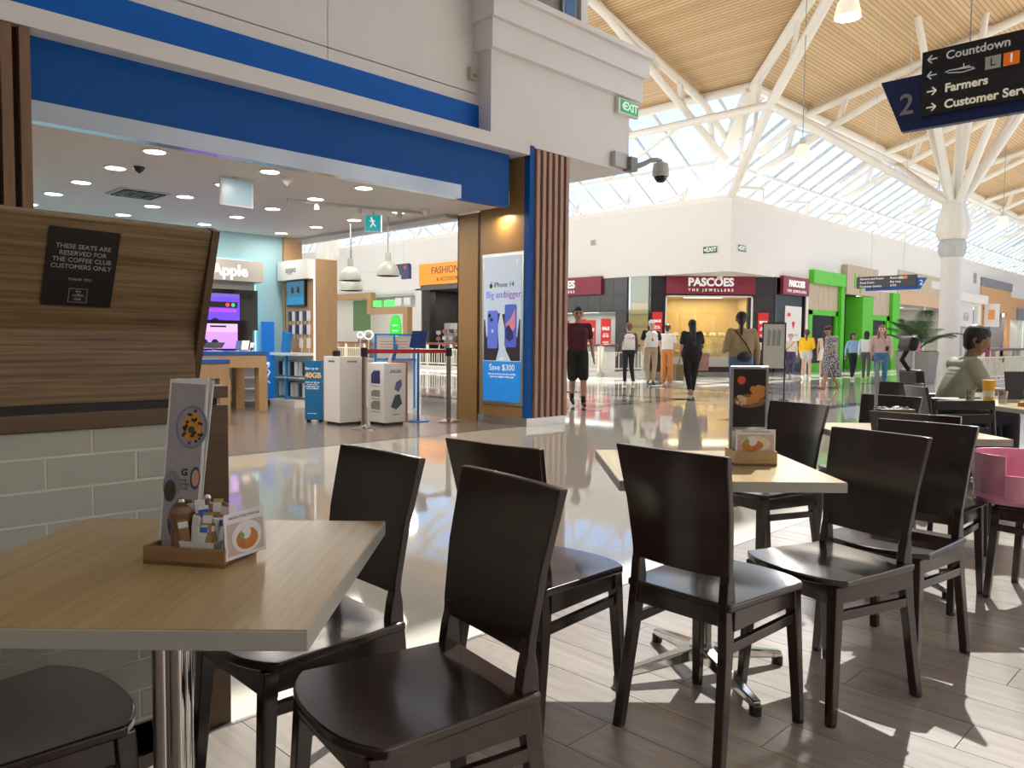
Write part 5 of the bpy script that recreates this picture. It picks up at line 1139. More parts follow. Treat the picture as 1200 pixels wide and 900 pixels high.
    for ix in range(5):
        for iy in range(3):
            nm, cc_ = cols[(ix + 2 * iy) % 4]
            v = bw.matrix_basis @ Vector((-.026 + .013 * ix, -.016 + .016 * iy, .01))
            s_ = thing('sugar_sachet', '%s sugar sachet in white bowl, %s from menu, %s row' % (nm, ordn[ix], ('front', 'middle', 'rear')[iy]), 'sachet', v, rz, 'sugar sachets in the white bowl')
            hh = .052 + .03 * rng_.random() + .014 * iy
            s_.rotation_euler = (R(rng_.uniform(-9, 9)), R(rng_.uniform(-12, 12)), rz + R(rng_.uniform(-30, 30)))
            B().prism([(-.009, 0), (.009, 0), (.009, hh), (-.009, hh)], -.002, .002).build('packet', mat('sachet_' + nm.replace(' ', '_'), cc_, .5), s_)
            B().box(-.009, .009, -.0024, .0024, hh * .75, hh * .93).build('printed_band', mat('sachet_blue', (.03, .13, .55), .5) if nm.startswith('blue') else M_card, s_)
    sc2 = thing('promo_card', 'small white card with pancake picture leaning at the tray end', 'card', m4 @ Vector((.082, -.054, .012)), rz + R(72)); sc2.rotation_euler = (R(-4), 0, rz + R(76))
    B().box(0, .105, -.002, 0, 0, .085).build('card', M_card, sc2); txt('FRENCH TOAST PANCAKE', .0068, mat('card_text', (.35, .12, .12), .5), sc2, (.052, -.0024, .076), ext=.0002)
    plate('picture', mat('card_pic_bg', (.55, .42, .40), .5), sc2, .006, .1, .006, .066, -.002, .0004); disc(B(), .055, .036, .03, -.0026, 1.3).build('plate_print', M_card, sc2); disc(B(), .055, .032, .02, -.0034, 1.4).build('food_print', mat('card_food', (.50, .18, .04), .5, var=.6, vscale=60), sc2); disc(B(), .052, .044, .012, -.0042).build('egg_print', M_card, sc2); disc(B(), .04, .04, .006, -.0048).build('leaf_print', mat('card_leaf', (.2, .4, .05), .5), sc2)
caddy_main()
def caddy_chicken():
    loc = (2.56, 1.335, .75); rz = -PI / 4 + R(2)
    c = thing('menu_caddy', 'bamboo tray holding the fried chicken card on the sunlit table', 'caddy', loc, rz)
    B().box(-.073, .073, -.06, .06, 0, .008).build('tray_base', M_tray, c)
    for a in ((-.073, .073, -.06, -.052), (-.073, .073, .052, .06), (-.073, -.065, -.052, .052), (.065, .073, -.052, .052)): B().box(*a, 0, .05).build('tray_side', wood('tray_light', (.38, .26, .12), (.46, .33, .17), .5, (1, 12, 12), 3), c)
    m4 = c.matrix_basis
    f = thing('food_menu', 'steel framed card showing fried chicken on a dark ground', 'menu', m4 @ Vector((0, .03, .008)), rz)
    B().box(-.068, .068, -.004, .01, 0, .335).build('frame', M_steel, f, bev=.002); plate('print', mat('chicken_bg', (.018, .012, .010), .35), f, -.058, .058, .118, .325, -.004, .001); plate('lower_card', M_card, f, -.06, .06, .04, .105, -.004, .001)
    b_ = disc(B(), .0, .212, .058, -.0055, 1.0); b_.v = [(x, y, .212 + (z - .212) * .42) for x, y, z in b_.v]; b_.build('board_print', mat('chicken_board', (.20, .10, .05), .5), f)
    rng_ = random.Random(2); b_ = B()
    for k in range(16): disc(b_, .016 + rng_.uniform(-.025, .03), .228 + rng_.uniform(-.018, .03), .012, -.0062 - .0001 * k)
    b_.build('chicken_print', mat('chicken_gold', (.48, .20, .035), .5, var=.5, vscale=70), f)
    b_ = B()
    for k in range(26): disc(b_, -.035 + rng_.uniform(-.02, .022), .212 + rng_.uniform(-.014, .016), .005, -.0062 - .0001 * k)
    b_.build('fries_print', mat('fries_cream', (.62, .46, .28), .5, var=.4, vscale=90), f)
    disc(B(), -.03, .285, .015, -.0055).build('badge_print', mat('badge_red', (.60, .08, .05), .5), f)
    s2 = thing('promo_card', 'small white card with pancake picture in front of the chicken card', 'card', m4 @ Vector((0, -.045, .04)), rz)
    B().box(-.07, .07, -.003, 0, 0, .085).build('card', M_card, s2); txt('FRENCH TOAST PANCAKE', .0085, MATS['card_text'], s2, (0, -.0035, .078), ext=.0002); plate('picture', MATS['card_pic_bg'], s2, -.064, .064, .004, .068, -.003, .0004)
    disc(B(), .0, .036, .028, -.004, 1.9).build('plate_print', mat('card_plate', (.68, .62, .50), .4), s2); disc(B(), -.012, .03, .02, -.0046, 1.9).build('food_print', MATS['card_food'], s2); disc(B(), -.012, .046, .017, -.0052).build('egg_print', M_card, s2); disc(B(), -.032, .044, .009, -.0058).build('leaf_print', MATS['card_leaf'], s2)
    for k in range(6):
        s_ = thing('sugar_sachet', 'white sachet standing behind the pancake card on the sunlit table, %s across' % ordn[k], 'sachet', m4 @ Vector((-.045 + .018 * k, -.01, .008)), rz + R(-10 + 6 * k), 'sachets on the sunlit table'); B().box(-.009, .009, -.002, .002, 0, .095 + .008 * (k % 3)).build('packet', M_card, s_); B().box(-.009, .009, -.0024, .0024, .06, .075).build('printed_band', M_grey, s_)
caddy_chicken()
c3 = thing('menu_caddy', 'brown sachet box with steel number post on the third table', 'caddy', (4.17, 1.46, .75), -PI / 4)
B().box(-.02, .15, -.05, .05, 0, .10).build('box', mat('sachet_box', (.10, .065, .05), .5), c3, bev=.002); B().box(-.04, -.02, -.02, .02, 0, .05).build('post_block', M_tray, c3); B().box(-.036, -.022, -.005, .005, .05, .345).build('number_post', M_steel, c3); B().box(-.036, .0, -.005, .005, .335, .345).build('post_top', M_steel, c3)
rng_ = random.Random(5)
for k in range(12):
    v = c3.matrix_basis @ Vector((-.005 + .0125 * k, rng_.uniform(-.03, .03), .098)); s_ = thing('sugar_sachet', ('white', 'brown', 'cream')[k % 3] + ' sachet lying on top of the brown box, ' + ('first', 'second', 'third', 'fourth', 'fifth', 'sixth', 'seventh', 'eighth', 'ninth', 'tenth', 'eleventh', 'twelfth')[k] + ' across', 'sachet', v, rng_.uniform(0, 3), 'sachets on the brown box'); s_.rotation_euler = (R(rng_.uniform(-40, 40)), R(rng_.uniform(-30, 30)), rng_.uniform(0, 3)); B().box(-.022, .022, -.008, .008, 0, .004).build('packet', (M_card, MATS['sachet_brown'], MATS['bowl_white'])[k % 3], s_); B().box(-.006, .006, -.0083, .0083, .0005, .0045).build('printed_band', M_grey, s_)
# ------------------------------------------------------------------ the man's table
def at_cam(D, lat, z): v = _fw * D + _rt * lat; return (v.x, v.y, z)
def tumbler(loc, label):
    g_ = thing('water_glass', label, 'glass', loc, 0, 'clear water glasses'); B().lathe([(.026, 0), (.034, .095), (.032, .095), (.025, .006), (0, .006)], 20).build('tumbler', glass('clear_glass', (.93, .95, .95), .25, .85), g_, smooth=True); B().lathe([(.0255, .007), (.029, .045), (0, .045)], 16).build('water', glass('water_clear', (.9, .95, .97), .12, .9), g_)
tumbler(at_cam(5.85, 3.42, .75), 'clear water glass nearest the man\'s elbow'); tumbler(at_cam(5.78, 3.62, .75), 'clear water glass in front of the yellow cup')
cu_ = thing('paper_cup', 'tall yellow and white paper cup on the man\'s table', 'cup', at_cam(5.95, 3.62, .75), 0); B().lathe([(.034, 0), (.046, .165), (.048, .168), (.044, .168), (.0, .16)], 22).build('cup', mat('cup_yellow', (.80, .45, .05), .5), cu_, smooth=True); B().lathe([(.0375, .04), (.0405, .085), (.0412, .085), (.0382, .04)], 22).build('white_band', M_card, cu_, smooth=True)
lt_ = thing('laptop', 'open black laptop on the man\'s table', 'laptop', at_cam(5.95, 3.98, .75), RT + R(12)); B().box(-.16, .16, -.11, .11, 0, .016).build('keyboard_base', M_lgrey, lt_); B().obox((0, .12, .12), (.32, .01, .22), (R(-8), 0, 0)).build('screen', M_black, lt_)
wm = thing('pepper_mill', 'orange wooden mill on a block at the picture edge', 'mill', at_cam(5.55, 3.66, .75), 0); B().lathe([(.03, 0), (.03, .05), (.022, .07), (.03, .09), (.03, .12), (.018, .135), (0, .14)], 18).build('body', mat('mill_orange', (.55, .24, .07), .4), wm, smooth=True); B().box(-.07, .05, -.05, .05, 0, .03).build('block', MATS['mill_orange'], wm)
# ------------------------------------------------------------------ black slatted chair and pink booster
bk = thing('slatted_chair', 'black slat-back metal chair at the right edge', 'chair', at_cam(4.55, 2.80, 0), RT + PI + R(10))
B().box(-.2, .2, -.2, .2, .43, .46).build('seat', M_black, bk, bev=.01)
for s_ in (-1, 1):
    B().tube([(s_ * .2, -.24, 0), (s_ * .2, -.2, .45), (s_ * .2, -.24, .84)], .016).build('leg', M_black, bk); B().cyl((s_ * .19, .19, 0), (s_ * .19, .18, .44), .015).build('leg', M_black, bk)
for k in range(4): B().box(-.2, .2, -.235, -.215, .53 + .085 * k, .585 + .085 * k).build('slat', M_black, bk)
pk2 = thing('booster_seat', 'glossy pink plastic child booster seat with straps', 'booster seat', (4.25, .86, .452), R(15))
M_pink = mat('pink_plastic', (.80, .34, .48), .28, coat=.3)
def shellp(b_, r0, r1, z0, z1, a0, a1, th=.014, n=22, ry=1.0):
    vs = []; fs = []
    for i in range(n + 1):
        a = a0 + (a1 - a0) * i / n
        for (r_, z) in ((r0, z0), (r1, z1), (r1 - th, z1), (r0 - th, z0)): vs.append((r_ * math.cos(a), ry * r_ * math.sin(a), z))
    for i in range(n): fs += [(4 * i + k, 4 * i + 4 + k, 4 * i + 4 + (k + 1) % 4, 4 * i + (k + 1) % 4) for k in range(4)]
    fs += [(0, 1, 2, 3), (4 * n + 3, 4 * n + 2, 4 * n + 1, 4 * n)]
    return b_.add(vs, fs)
B().lathe([(.175, 0), (.19, .02), (.18, .07), (0, .06)], 30).build('base', M_pink, pk2, smooth=True)
shellp(B(), .185, .20, .03, .225, R(-60), R(160)).build('back_shell', M_pink, pk2, smooth=True)
shellp(B(), .19, .205, .03, .14, R(160), R(215)).build('side_wing', M_pink, pk2, smooth=True)
shellp(B(), .19, .205, .03, .16, R(-105), R(-60)).build('side_wing', M_pink, pk2, smooth=True)
B().box(-.16, -.02, -.175, -.165, .02, .075).box(-.03, .0, -.18, -.165, .03, .11).build('strap', M_card, pk2)
# ------------------------------------------------------------------ frame sign stand and palm planter on the concourse
fsn2 = thing('framed_sign_stand', 'slim black framed sign stand on the concourse floor', 'sign stand', (15.5, 7.62, 0), -PI / 4 - R(6))
B().box(-.24, -.215, -.015, .015, 0, 1.62).box(.215, .24, -.015, .015, 0, 1.62).box(-.24, .24, -.015, .015, 1.6, 1.63).build('frame', M_black, fsn2); B().box(-.28, -.18, -.2, .2, 0, .03).box(.18, .28, -.2, .2, 0, .03).build('foot', M_black, fsn2)
plate('sheet', mat('stand_sheet', (.50, .50, .46), .3), fsn2, -.215, .215, .68, 1.6, 0, .008)
b_ = B(); rng_ = random.Random(8)
for k in range(3): b_.prism([(-.15 + .1 * k, 1.15), (-.08 + .1 * k, 1.15), (-.06 + .1 * k, 1.45), (-.13 + .1 * k, 1.5)], -.011, -.008)
b_.build('figure_print', mat('stand_print', (.26, .27, .27), .5), fsn2)
pt = thing('palm_planter', 'grey tapered planter with a leafy palm before the column', 'potted plant', (26.6, 8.3, 0), 0)
B().add([(-.42, -.42, 0), (.42, -.42, 0), (.42, .42, 0), (-.42, .42, 0), (-.5, -.5, 1.0), (.5, -.5, 1.0), (.5, .5, 1.0), (-.5, .5, 1.0)], [(3, 2, 1, 0), (4, 5, 6, 7), (0, 1, 5, 4), (1, 2, 6, 5), (2, 3, 7, 6), (3, 0, 4, 7)]).build('pot', mat('planter_grey', (.30, .29, .28), .5), pt, bev=.01); B().box(-.45, .45, -.45, .45, .96, 1.02).build('soil', mat('soil', (.03, .02, .015), .9, bump=.3), pt)
M_palm = mat('palm_green', (.045, .10, .03), .5, var=.35, vscale=2)
rng_ = random.Random(12)
for k in range(14):
    a = 2 * PI * k / 14 + rng_.uniform(-.2, .2); L_ = rng_.uniform(1.6, 2.3); el = rng_.uniform(.75, 1.35)
    pts = []
    for s_ in np.linspace(0, 1, 9):
        r_ = L_ * s_; z = 1.0 + L_ * s_ * math.sin(el) - .75 * L_ * s_ * s_ * (1 - .45 * math.sin(el)); pts.append(Vector((math.cos(a) * r_ * math.cos(el), math.sin(a) * r_ * math.cos(el), z)))
    b_ = B(); b_.tube(pts, [.018 * (1 - .8 * i / 8) for i in range(9)], 5)
    for i in range(26):
        s_ = .18 + .8 * i / 25; j = min(7, int(s_ * 8)); f_ = s_ * 8 - j; p = pts[j].lerp(pts[j + 1], f_); tg = (pts[j + 1] - pts[j]).normalized(); sd = tg.cross(Vector((0, 0, 1))).normalized()
        for sg in (-1, 1):
            ll = .42 * math.sin(PI * min(1, s_ * .9 + .1)) + .08; e = p + sd * sg * ll * .75 + tg * ll * .6 + Vector((0, 0, -.12 * ll)); wv = tg * .012
            b_.add([p - wv, p + wv, p.lerp(e, .5) + wv * 1.1 + Vector((0, 0, .02)), e, p.lerp(e, .5) - wv * 1.1 + Vector((0, 0, .02))], [(0, 1, 2, 3, 4)])
    b_.build('frond', M_palm, pt)
B().lathe([(.1, 1.0), (.09, 1.2), (.03, 1.3)], 10).build('stem', mat('palm_stem', (.10, .08, .04), .7), pt)
bg_ = thing('pink_bottle_sign', 'small pink bottle-shaped sign standing before the planter', 'sign', (26.0, 8.2, 0), -PI / 4); B().prism([(-.18, 1.0), (.18, 1.0), (.18, 1.28), (.08, 1.4), (.08, 1.52), (-.08, 1.52), (-.08, 1.4), (-.18, 1.28)], -.02, .02).build('panel', mat('sign_pink', (.75, .25, .35), .5), bg_); B().box(-.02, .02, -.02, .02, 0, 1.0).box(-.15, .15, -.15, .15, 0, .02).build('stand', M_lgrey, bg_)
# power wheelchair behind the seated man
WF = Vector((.62, -.785, 0)); wloc = Vector((7.50, 2.02, 0)) - WF * .05
wc = thing('power_wheelchair', 'black power wheelchair with headrest under the seated man', 'wheelchair', wloc, math.atan2(WF.y, WF.x) - PI / 2)
M_vinyl = mat('black_vinyl', (.012, .012, .015), .45)
B().box(-.23, .23, -.22, .24, .44, .50).build('seat', M_vinyl, wc, bev=.02)
B().obox((0, -.30, .76), (.42, .07, .42), (R(6), 0, 0)).build('backrest', M_vinyl, wc, bev=.03, seg=3)
B().tube([(0, -.33, .95), (0, -.40, 1.05), (0, -.36, 1.13)], .022).build('headrest_stem', M_black, wc); B().obox((0, -.35, 1.19), (.30, .08, .13), (R(-12), 0, 0)).build('headrest', M_vinyl, wc, bev=.035, seg=3)
for s_ in (-1, 1):
    B().tube([(s_ * .28, -.3, .66), (s_ * .29, -.26, .72), (s_ * .29, .12, .72)], [.02, .025, .03]).build('armrest', M_vinyl, wc); B().tube([(s_ * .27, -.3, .48), (s_ * .28, -.31, .68)], .018).build('arm_post', M_black, wc)
    B().cyl((s_ * .27, -.18, .17), (s_ * .33, -.18, .17), .17, n=24).build('drive_wheel', M_black, wc); B().cyl((s_ * .22, .28, .1), (s_ * .27, .28, .1), .1, n=18).build('front_wheel', M_black, wc)
B().box(-.2, .2, -.3, .26, .12, .38).build('motor_base', M_grey, wc, bev=.02)
# ------------------------------------------------------------------ people
SKIN = {'light': (.62, .40, .29), 'tan': (.42, .24, .15), 'brown': (.26, .135, .075), 'pink': (.68, .44, .34)}
def V3(*a): return np.array(a, float)
BASE = dict(pelvis=(0, 0, .95), waist=(0, .0, 1.10), chest=(0, .0, 1.30), neck=(0, .0, 1.47), head=(0, .015, 1.605),
            shoR=(.185, -.005, 1.405), elbR=(.235, -.02, 1.125), wriR=(.245, .04, .885), shoL=(-.185, -.005, 1.405), elbL=(-.235, -.02, 1.125), wriL=(-.245, .04, .885),
            hipR=(.092, 0, .92), kneR=(.10, .02, .50), ankR=(.10, -.02, .085), hipL=(-.092, 0, .92), kneL=(-.10, .02, .50), ankL=(-.10, -.02, .085))
class Prims:
    def __init__(s): s.p = []
    def cap(s, key, a, b, ra, rb, flat=1.0, axis=None):
        s.p.append((key, np.array(a, float), np.array(b, float), ra, rb, flat, axis)); return s
    def bm(s):
        b_ = B()
        for key, a, b2, ra, rb, flat, axis in s.p:
            d = b2 - a; L_ = np.linalg.norm(d)
            d = d / L_ if L_ > 1e-6 else V3(0, 0, 1)
            u = V3(0, 1, 0) if axis is None else np.array(axis, float)
            if abs(d @ u) > .95: u = V3(1, 0, 0) if abs(d[0]) < .9 else V3(0, 0, 1)
            y = u - (u @ d) * d; y /= np.linalg.norm(y); x = np.cross(y, d)
            n, h = 14, 5; vs = []; rings = []
            for j in range(h + 1): th = -PI / 2 + (PI / 2) * j / h; rings.append((a + d * ra * math.sin(th) , ra * math.cos(th)))
            for j in range(h + 1): th = (PI / 2) * j / h; rings.append((b2 + d * rb * math.sin(th), rb * math.cos(th)))
            for c_, r_ in rings:
                r_ = max(r_, 1e-4)
                for i in range(n): an = 2 * PI * i / n; vs.append(tuple(c_ + x * r_ * math.cos(an) + y * r_ * flat * math.sin(an)))
            fs = [(j * n + i, j * n + (i + 1) % n, (j + 1) * n + (i + 1) % n, (j + 1) * n + i) for j in range(len(rings) - 1) for i in range(n)] + [tuple(range(n - 1, -1, -1)), tuple(range((len(rings) - 1) * n, len(rings) * n))]
            b_.add(vs, fs)
        return b_
    def dist(s, P):
        out = []
        for key, a, b2, ra, rb, flat, axis in s.p:
            d = b2 - a; L2 = d @ d
            u = V3(0, 1, 0) if axis is None else np.array(axis, float)
            dn = d / math.sqrt(L2) if L2 > 1e-12 else V3(0, 0, 1)
            if abs(dn @ u) > .95: u = V3(1, 0, 0) if abs(dn[0]) < .9 else V3(0, 0, 1)
            y = u - (u @ dn) * dn; y /= np.linalg.norm(y)
            t = np.clip(((P - a) @ d) / L2, 0, 1) if L2 > 1e-12 else np.zeros(len(P))
            q = P - (a + t[:, None] * d); yy = q @ y; q = q + np.outer(yy / flat - yy, y)
            out.append(np.linalg.norm(q, axis=1) - (ra + (rb - ra) * t))
        return np.array(out)
def remesh(name, pr, mats, parent, vox=.011, smooth=2, kind=None):
    """one continuous surface from the overlapping limbs, coloured by the nearest one"""
    me = pr.bm().mesh(name + '_src'); o = bpy.data.objects.new(name, me); COL.objects.link(o)
    r = o.modifiers.new('r', 'REMESH'); r.mode = 'VOXEL'; r.voxel_size = vox; r.use_smooth_shade = True
    if smooth: s_ = o.modifiers.new('s', 'SMOOTH'); s_.factor = .5; s_.iterations = smooth
    dg = bpy.context.evaluated_depsgraph_get(); dg.update(); nm = bpy.data.meshes.new_from_object(o.evaluated_get(dg)); nm.name = name
    o.modifiers.clear(); o.data = nm; bpy.data.meshes.remove(me)
    keys = list(dict.fromkeys(p[0] for p in pr.p)); nm.materials.clear()
    for k in keys: nm.materials.append(mats[k])
    n = len(nm.polygons); c = np.empty(n * 3); nm.polygons.foreach_get('center', c); c = c.reshape(-1, 3)
    idx = pr.dist(c).argmin(0); ki = np.array([keys.index(p[0]) for p in pr.p])
    nm.polygons.foreach_set('material_index', ki[idx].astype(np.int32)); nm.polygons.foreach_set('use_smooth', np.ones(n, bool)); nm.update()
    o.parent = parent
    return o
def loft(name, rings, m_, parent, n=30, folds=0, amp=0.0, th=.004):
    """garment: rings of (centre x, y, z, rx, ry)"""
    vs = []
    for j, (cx_, cy_, cz_, rx, ry) in enumerate(rings):
        f = j / max(1, len(rings) - 1)
        for i in range(n):
            a = 2 * PI * i / n; k = 1 + amp * f * math.cos(folds * a + j * .3)
            vs.append((cx_ + rx * k * math.cos(a), cy_ + ry * k * math.sin(a), cz_))
    fs = [(j * n + i, j * n + (i + 1) % n, (j + 1) * n + (i + 1) % n, (j + 1) * n + i) for j in range(len(rings) - 1) for i in range(n)]
    o = B().add(vs, fs).build(name, m_, parent, smooth=True)
    s_ = o.modifiers.new('t', 'SOLIDIFY'); s_.thickness = th; s_.offset = 0
    return o
def fabric(name, c, var=.12): return mat(name, c, .85, var=var, vscale=14)
PID = [0]
def person(label, loc, face, H, J=None, skin='tan', top=None, sleeve='short', bottom=None, leg='long', shoe=(.03, .03, .03), hair=(.015, .011, .01), hair_style='short', bulk=1.0, vox=.011, hips=1.0, extras=None, chest=1.0, foot='shoe', headdir=None, sock=None, hand_curl=.6):
    PID[0] += 1; k = H / 1.75
    root = thing('person', label, 'person', loc, math.atan2(face[1], face[0]) - PI / 2)
    j = {a: V3(*b) for a, b in BASE.items()}
    for a, b in (J or {}).items(): j[a] = V3(*b)
    j = {a: b * k for a, b in j.items()}
    i_ = PID[0]
    ms = mat('skin_%s' % skin, SKIN[skin], .55, var=.08, vscale=20); mt = fabric('top_%d' % i_, top or (.5, .5, .5)); mb = fabric('bottom_%d' % i_, bottom or (.05, .05, .06)); msh = mat('shoe_%d' % i_, shoe, .5)
    mats = dict(skin=ms, top=mt, bottom=mb, shoe=msh, eye=M_black, lip=mat('lip_%s' % skin, [c * .62 for c in SKIN[skin]], .5), sole=M_white_gloss, sock=fabric('sock_%d' % i_, sock or (.02, .02, .02)))
    P_ = Prims(); c = P_.cap; B_ = bulk * k
    up = j['chest'] - j['pelvis']; upn = up / np.linalg.norm(up)
    sd = j['shoR'] - j['shoL']; sdn = sd / np.linalg.norm(sd); hs_ = j['hipR'] - j['hipL']; hsn = hs_ / np.linalg.norm(hs_); fwd = np.cross(upn, sdn); fwd = fwd / np.linalg.norm(fwd)
    # torso: horizontal capsules, flattened front to back
    c('bottom', j['pelvis'] - hsn * .065 * B_ * hips, j['pelvis'] + hsn * .065 * B_ * hips, .115 * B_ * hips, .115 * B_ * hips, .92, fwd)
    lo_ = j['pelvis'] + upn * .085 * k
    for q in range(15):
        f = q / 14; pt_ = lo_ * (1 - f) ** 2 + 2 * f * (1 - f) * (j['waist'] * 2 - (lo_ + j['chest']) / 2) + j['chest'] * f * f
        hw_ = (.06 * hips * (1 - f) + .078 * f) * B_ - .012 * B_ * math.sin(PI * f); rr_ = (.114 * (1 - f) + .112 * chest * f) * B_
        c('top', pt_ - sdn * hw_, pt_ + sdn * hw_, rr_, rr_, .88, fwd)
    c('top', j['shoL'] + sdn * .03 * k - upn * .01, j['shoR'] - sdn * .03 * k - upn * .01, .066 * k, .066 * k, 1.0, fwd)
    c('top', j['chest'] + upn * .06 * k, j['neck'] - upn * .035 * k, .09 * k, .06 * k)
    c('skin', j['neck'] - upn * .04 * k, j['head'] - upn * .05 * k, .052 * k, .048 * k)
    # arms
    for s_ in 'RL':
        sh, el, wr = j['sho' + s_], j['elb' + s_], j['wri' + s_]
        c('skin', sh, el, .046 * k, .038 * k); c('skin', el, wr, .038 * k, .026 * k)
        c('top', sh, sh + (el - sh) * (.62 if sleeve in ('short', 'long') else .12), .060 * B_, .056 * B_ if sleeve != 'none' else .05 * k)
        if sleeve == 'long': c('top', sh + (el - sh) * .6, el, .055 * B_, .049 * B_); c('top', el, el + (wr - el) * .93, .049 * B_, .036 * B_)
        # hand: palm, four fingers, thumb from its side
        d = wr - el; d /= np.linalg.norm(d); sg = 1 if s_ == 'R' else -1
        fr_ = fwd - (fwd @ d) * d; fr_ /= max(1e-6, np.linalg.norm(fr_)); ins = np.cross(d, fr_) * (1 if s_ == 'R' else -1)
        pm = wr + d * .075 * k; c('skin', wr + d * .01 * k, pm, .026 * k, .030 * k, .55, ins)
        for q in range(4):
            o_ = (q - 1.5) * .0185 * k; bs = pm + fr_ * o_ + d * .012 * k; ln = (.062, .075, .08, .066)[q] * k * .5
            m1 = bs + (d * .95 + ins * .25 * hand_curl) * ln; c('skin', bs, m1, .0088 * k, .0082 * k); c('skin', m1, m1 + (d * (1 - hand_curl * .5) + ins * hand_curl) * ln * .8, .0082 * k, .0072 * k)
        tb_ = wr + d * .03 * k + fr_ * .026 * k; t1 = tb_ + (d * .7 + fr_ * .55 + ins * .2) * .036 * k; c('skin', tb_, t1, .011 * k, .0095 * k); c('skin', t1, t1 + (d * .95 + ins * .3) * .03 * k, .0095 * k, .008 * k)
    # legs
    for s_ in 'RL':
        hp, kn, an = j['hip' + s_], j['kne' + s_], j['ank' + s_]
        c('skin', hp, kn, .080 * B_, .052 * k); c('skin', kn, kn + (an - kn) * .35, .052 * k, .055 * k); c('skin', kn + (an - kn) * .35, an, .055 * k, .034 * k)
        if leg == 'long': c('bottom', hp, kn, .098 * B_ * hips, .066 * B_); c('bottom', kn, an + (kn - an) * .08, .066 * B_, .050 * B_)
        elif leg == 'wide': c('bottom', hp, kn, .10 * B_ * hips, .088 * B_); c('bottom', kn, an + (kn - an) * .05, .088 * B_, .088 * B_)
        elif leg == 'short': c('bottom', hp, hp + (kn - hp) * .92, .102 * B_ * hips, .092 * B_)
        elif leg == 'hot': c('bottom', hp, hp + (kn - hp) * .30, .102 * B_ * hips, .098 * B_)
        if sock: c('sock', an, an + (kn - an) * .22, .043 * k, .044 * k)
        tv_ = np.cross(hsn, kn - an); ft = V3(fwd[0], fwd[1], 0); ft /= np.linalg.norm(ft)
        dn = an - kn; dn /= np.linalg.norm(dn); ft = ft - (ft @ dn) * dn * .8; ft /= np.linalg.norm(ft)
        key = 'shoe' if foot == 'shoe' else 'skin'
        c(key, an + dn * .03 * k - ft * .025 * k, an + dn * .05 * k + ft * .07 * k, .043 * k, .040 * k, .9); c(key, an + dn * .05 * k + ft * .06 * k, an + dn * .058 * k + ft * .15 * k, .042 * k, .030 * k, .8)
        if foot != 'shoe': c('shoe', an + dn * .085 * k - ft * .05 * k, an + dn * .085 * k + ft * .165 * k, .034 * k, .034 * k, .35, dn)
    # head with face
    hd_ = j['head']; hf = fwd if headdir is None else V3(*headdir); hf = hf / np.linalg.norm(hf); hu = V3(0, 0, 1) - hf[2] * hf; hu /= np.linalg.norm(hu); hr = np.cross(hf, hu)
    c('skin', hd_ + hu * .028 * k - hf * .012 * k, hd_ + hu * .02 * k + hf * .012 * k, .092 * k, .088 * k); c('skin', hd_ - hu * .03 * k + hf * .018 * k, hd_ - hu * .066 * k + hf * .03 * k, .070 * k, .050 * k)
    c('skin', hd_ + hu * .012 * k + hf * .097 * k, hd_ - hu * .022 * k + hf * .112 * k, .010 * k, .015 * k)
    for sg in (-1, 1):
        c('skin', hd_ + hr * sg * .082 * k - hu * .015 * k, hd_ + hr * sg * .086 * k + hu * .015 * k, .013 * k, .016 * k, .6)
        c('eye', hd_ + hr * sg * .031 * k + hu * .012 * k + hf * .090 * k, hd_ + hr * sg * .039 * k + hu * .012 * k + hf * .086 * k, .0105 * k, .0105 * k)
        c('eye', hd_ + hr * sg * .02 * k + hu * .036 * k + hf * .094 * k, hd_ + hr * sg * .048 * k + hu * .036 * k + hf * .082 * k, .008 * k, .007 * k)
    c('lip', hd_ - hu * .055 * k + hf * .088 * k - hr * .022 * k, hd_ - hu * .055 * k + hf * .088 * k + hr * .022 * k, .010 * k, .010 * k)
    body = remesh('body', P_, mats, root, vox, 4)
    # hair
    mh = mat('hair_%d' % i_, hair, .5, var=.3, vscale=60)
    Hh = Prims(); hc = Hh.cap
    top_ = hd_ + hu * .058 * k - hf * .022 * k
    hc('h', top_ - hf * .012 * k, top_ + hf * .03 * k + hu * .012 * k, .091 * k, .080 * k); hc('h', hd_ - hf * .05 * k + hu * .03 * k, hd_ - hf * .045 * k - hu * .03 * k, .078 * k, .060 * k)
    for sg in (-1, 1): hc('h', hd_ + hr * sg * .058 * k + hu * .045 * k - hf * .005 * k, hd_ + hr * sg * .073 * k - hu * .0 * k - hf * .022 * k, .042 * k, .026 * k)
    if hair_style == 'long':
        hc('h', hd_ - hf * .055 * k, j['chest'] + upn * .02 * k - fwd * .10 * B_, .08 * k, .07 * k, .6, fwd); hc('h', hd_ - hf * .05 * k - hu * .03 * k, j['waist'] + upn * .07 * k - fwd * .115 * B_, .09 * k, .06 * k, .5, fwd)
    if hair_style == 'shoulder':
        for sg in (-1, 1): hc('h', hd_ + hr * sg * .07 * k, j['neck'] + sdn * sg * .085 * k - upn * .08 * k + fwd * .05 * k, .04 * k, .03 * k)
        hc('h', hd_ - hf * .06 * k, j['neck'] - fwd * .06 * k, .075 * k, .06 * k)
    if hair_style == 'pony': hc('h', hd_ - hf * .10 * k + hu * .03 * k, hd_ - hf * .14 * k - hu * .14 * k, .04 * k, .025 * k); hc('h', hd_ - hf * .14 * k - hu * .14 * k, hd_ - hf * .12 * k - hu * .26 * k, .03 * k, .012 * k)
    if hair_style == 'bun': hc('h', hd_ - hf * .085 * k + hu * .07 * k, hd_ - hf * .095 * k + hu * .075 * k, .045 * k, .045 * k)
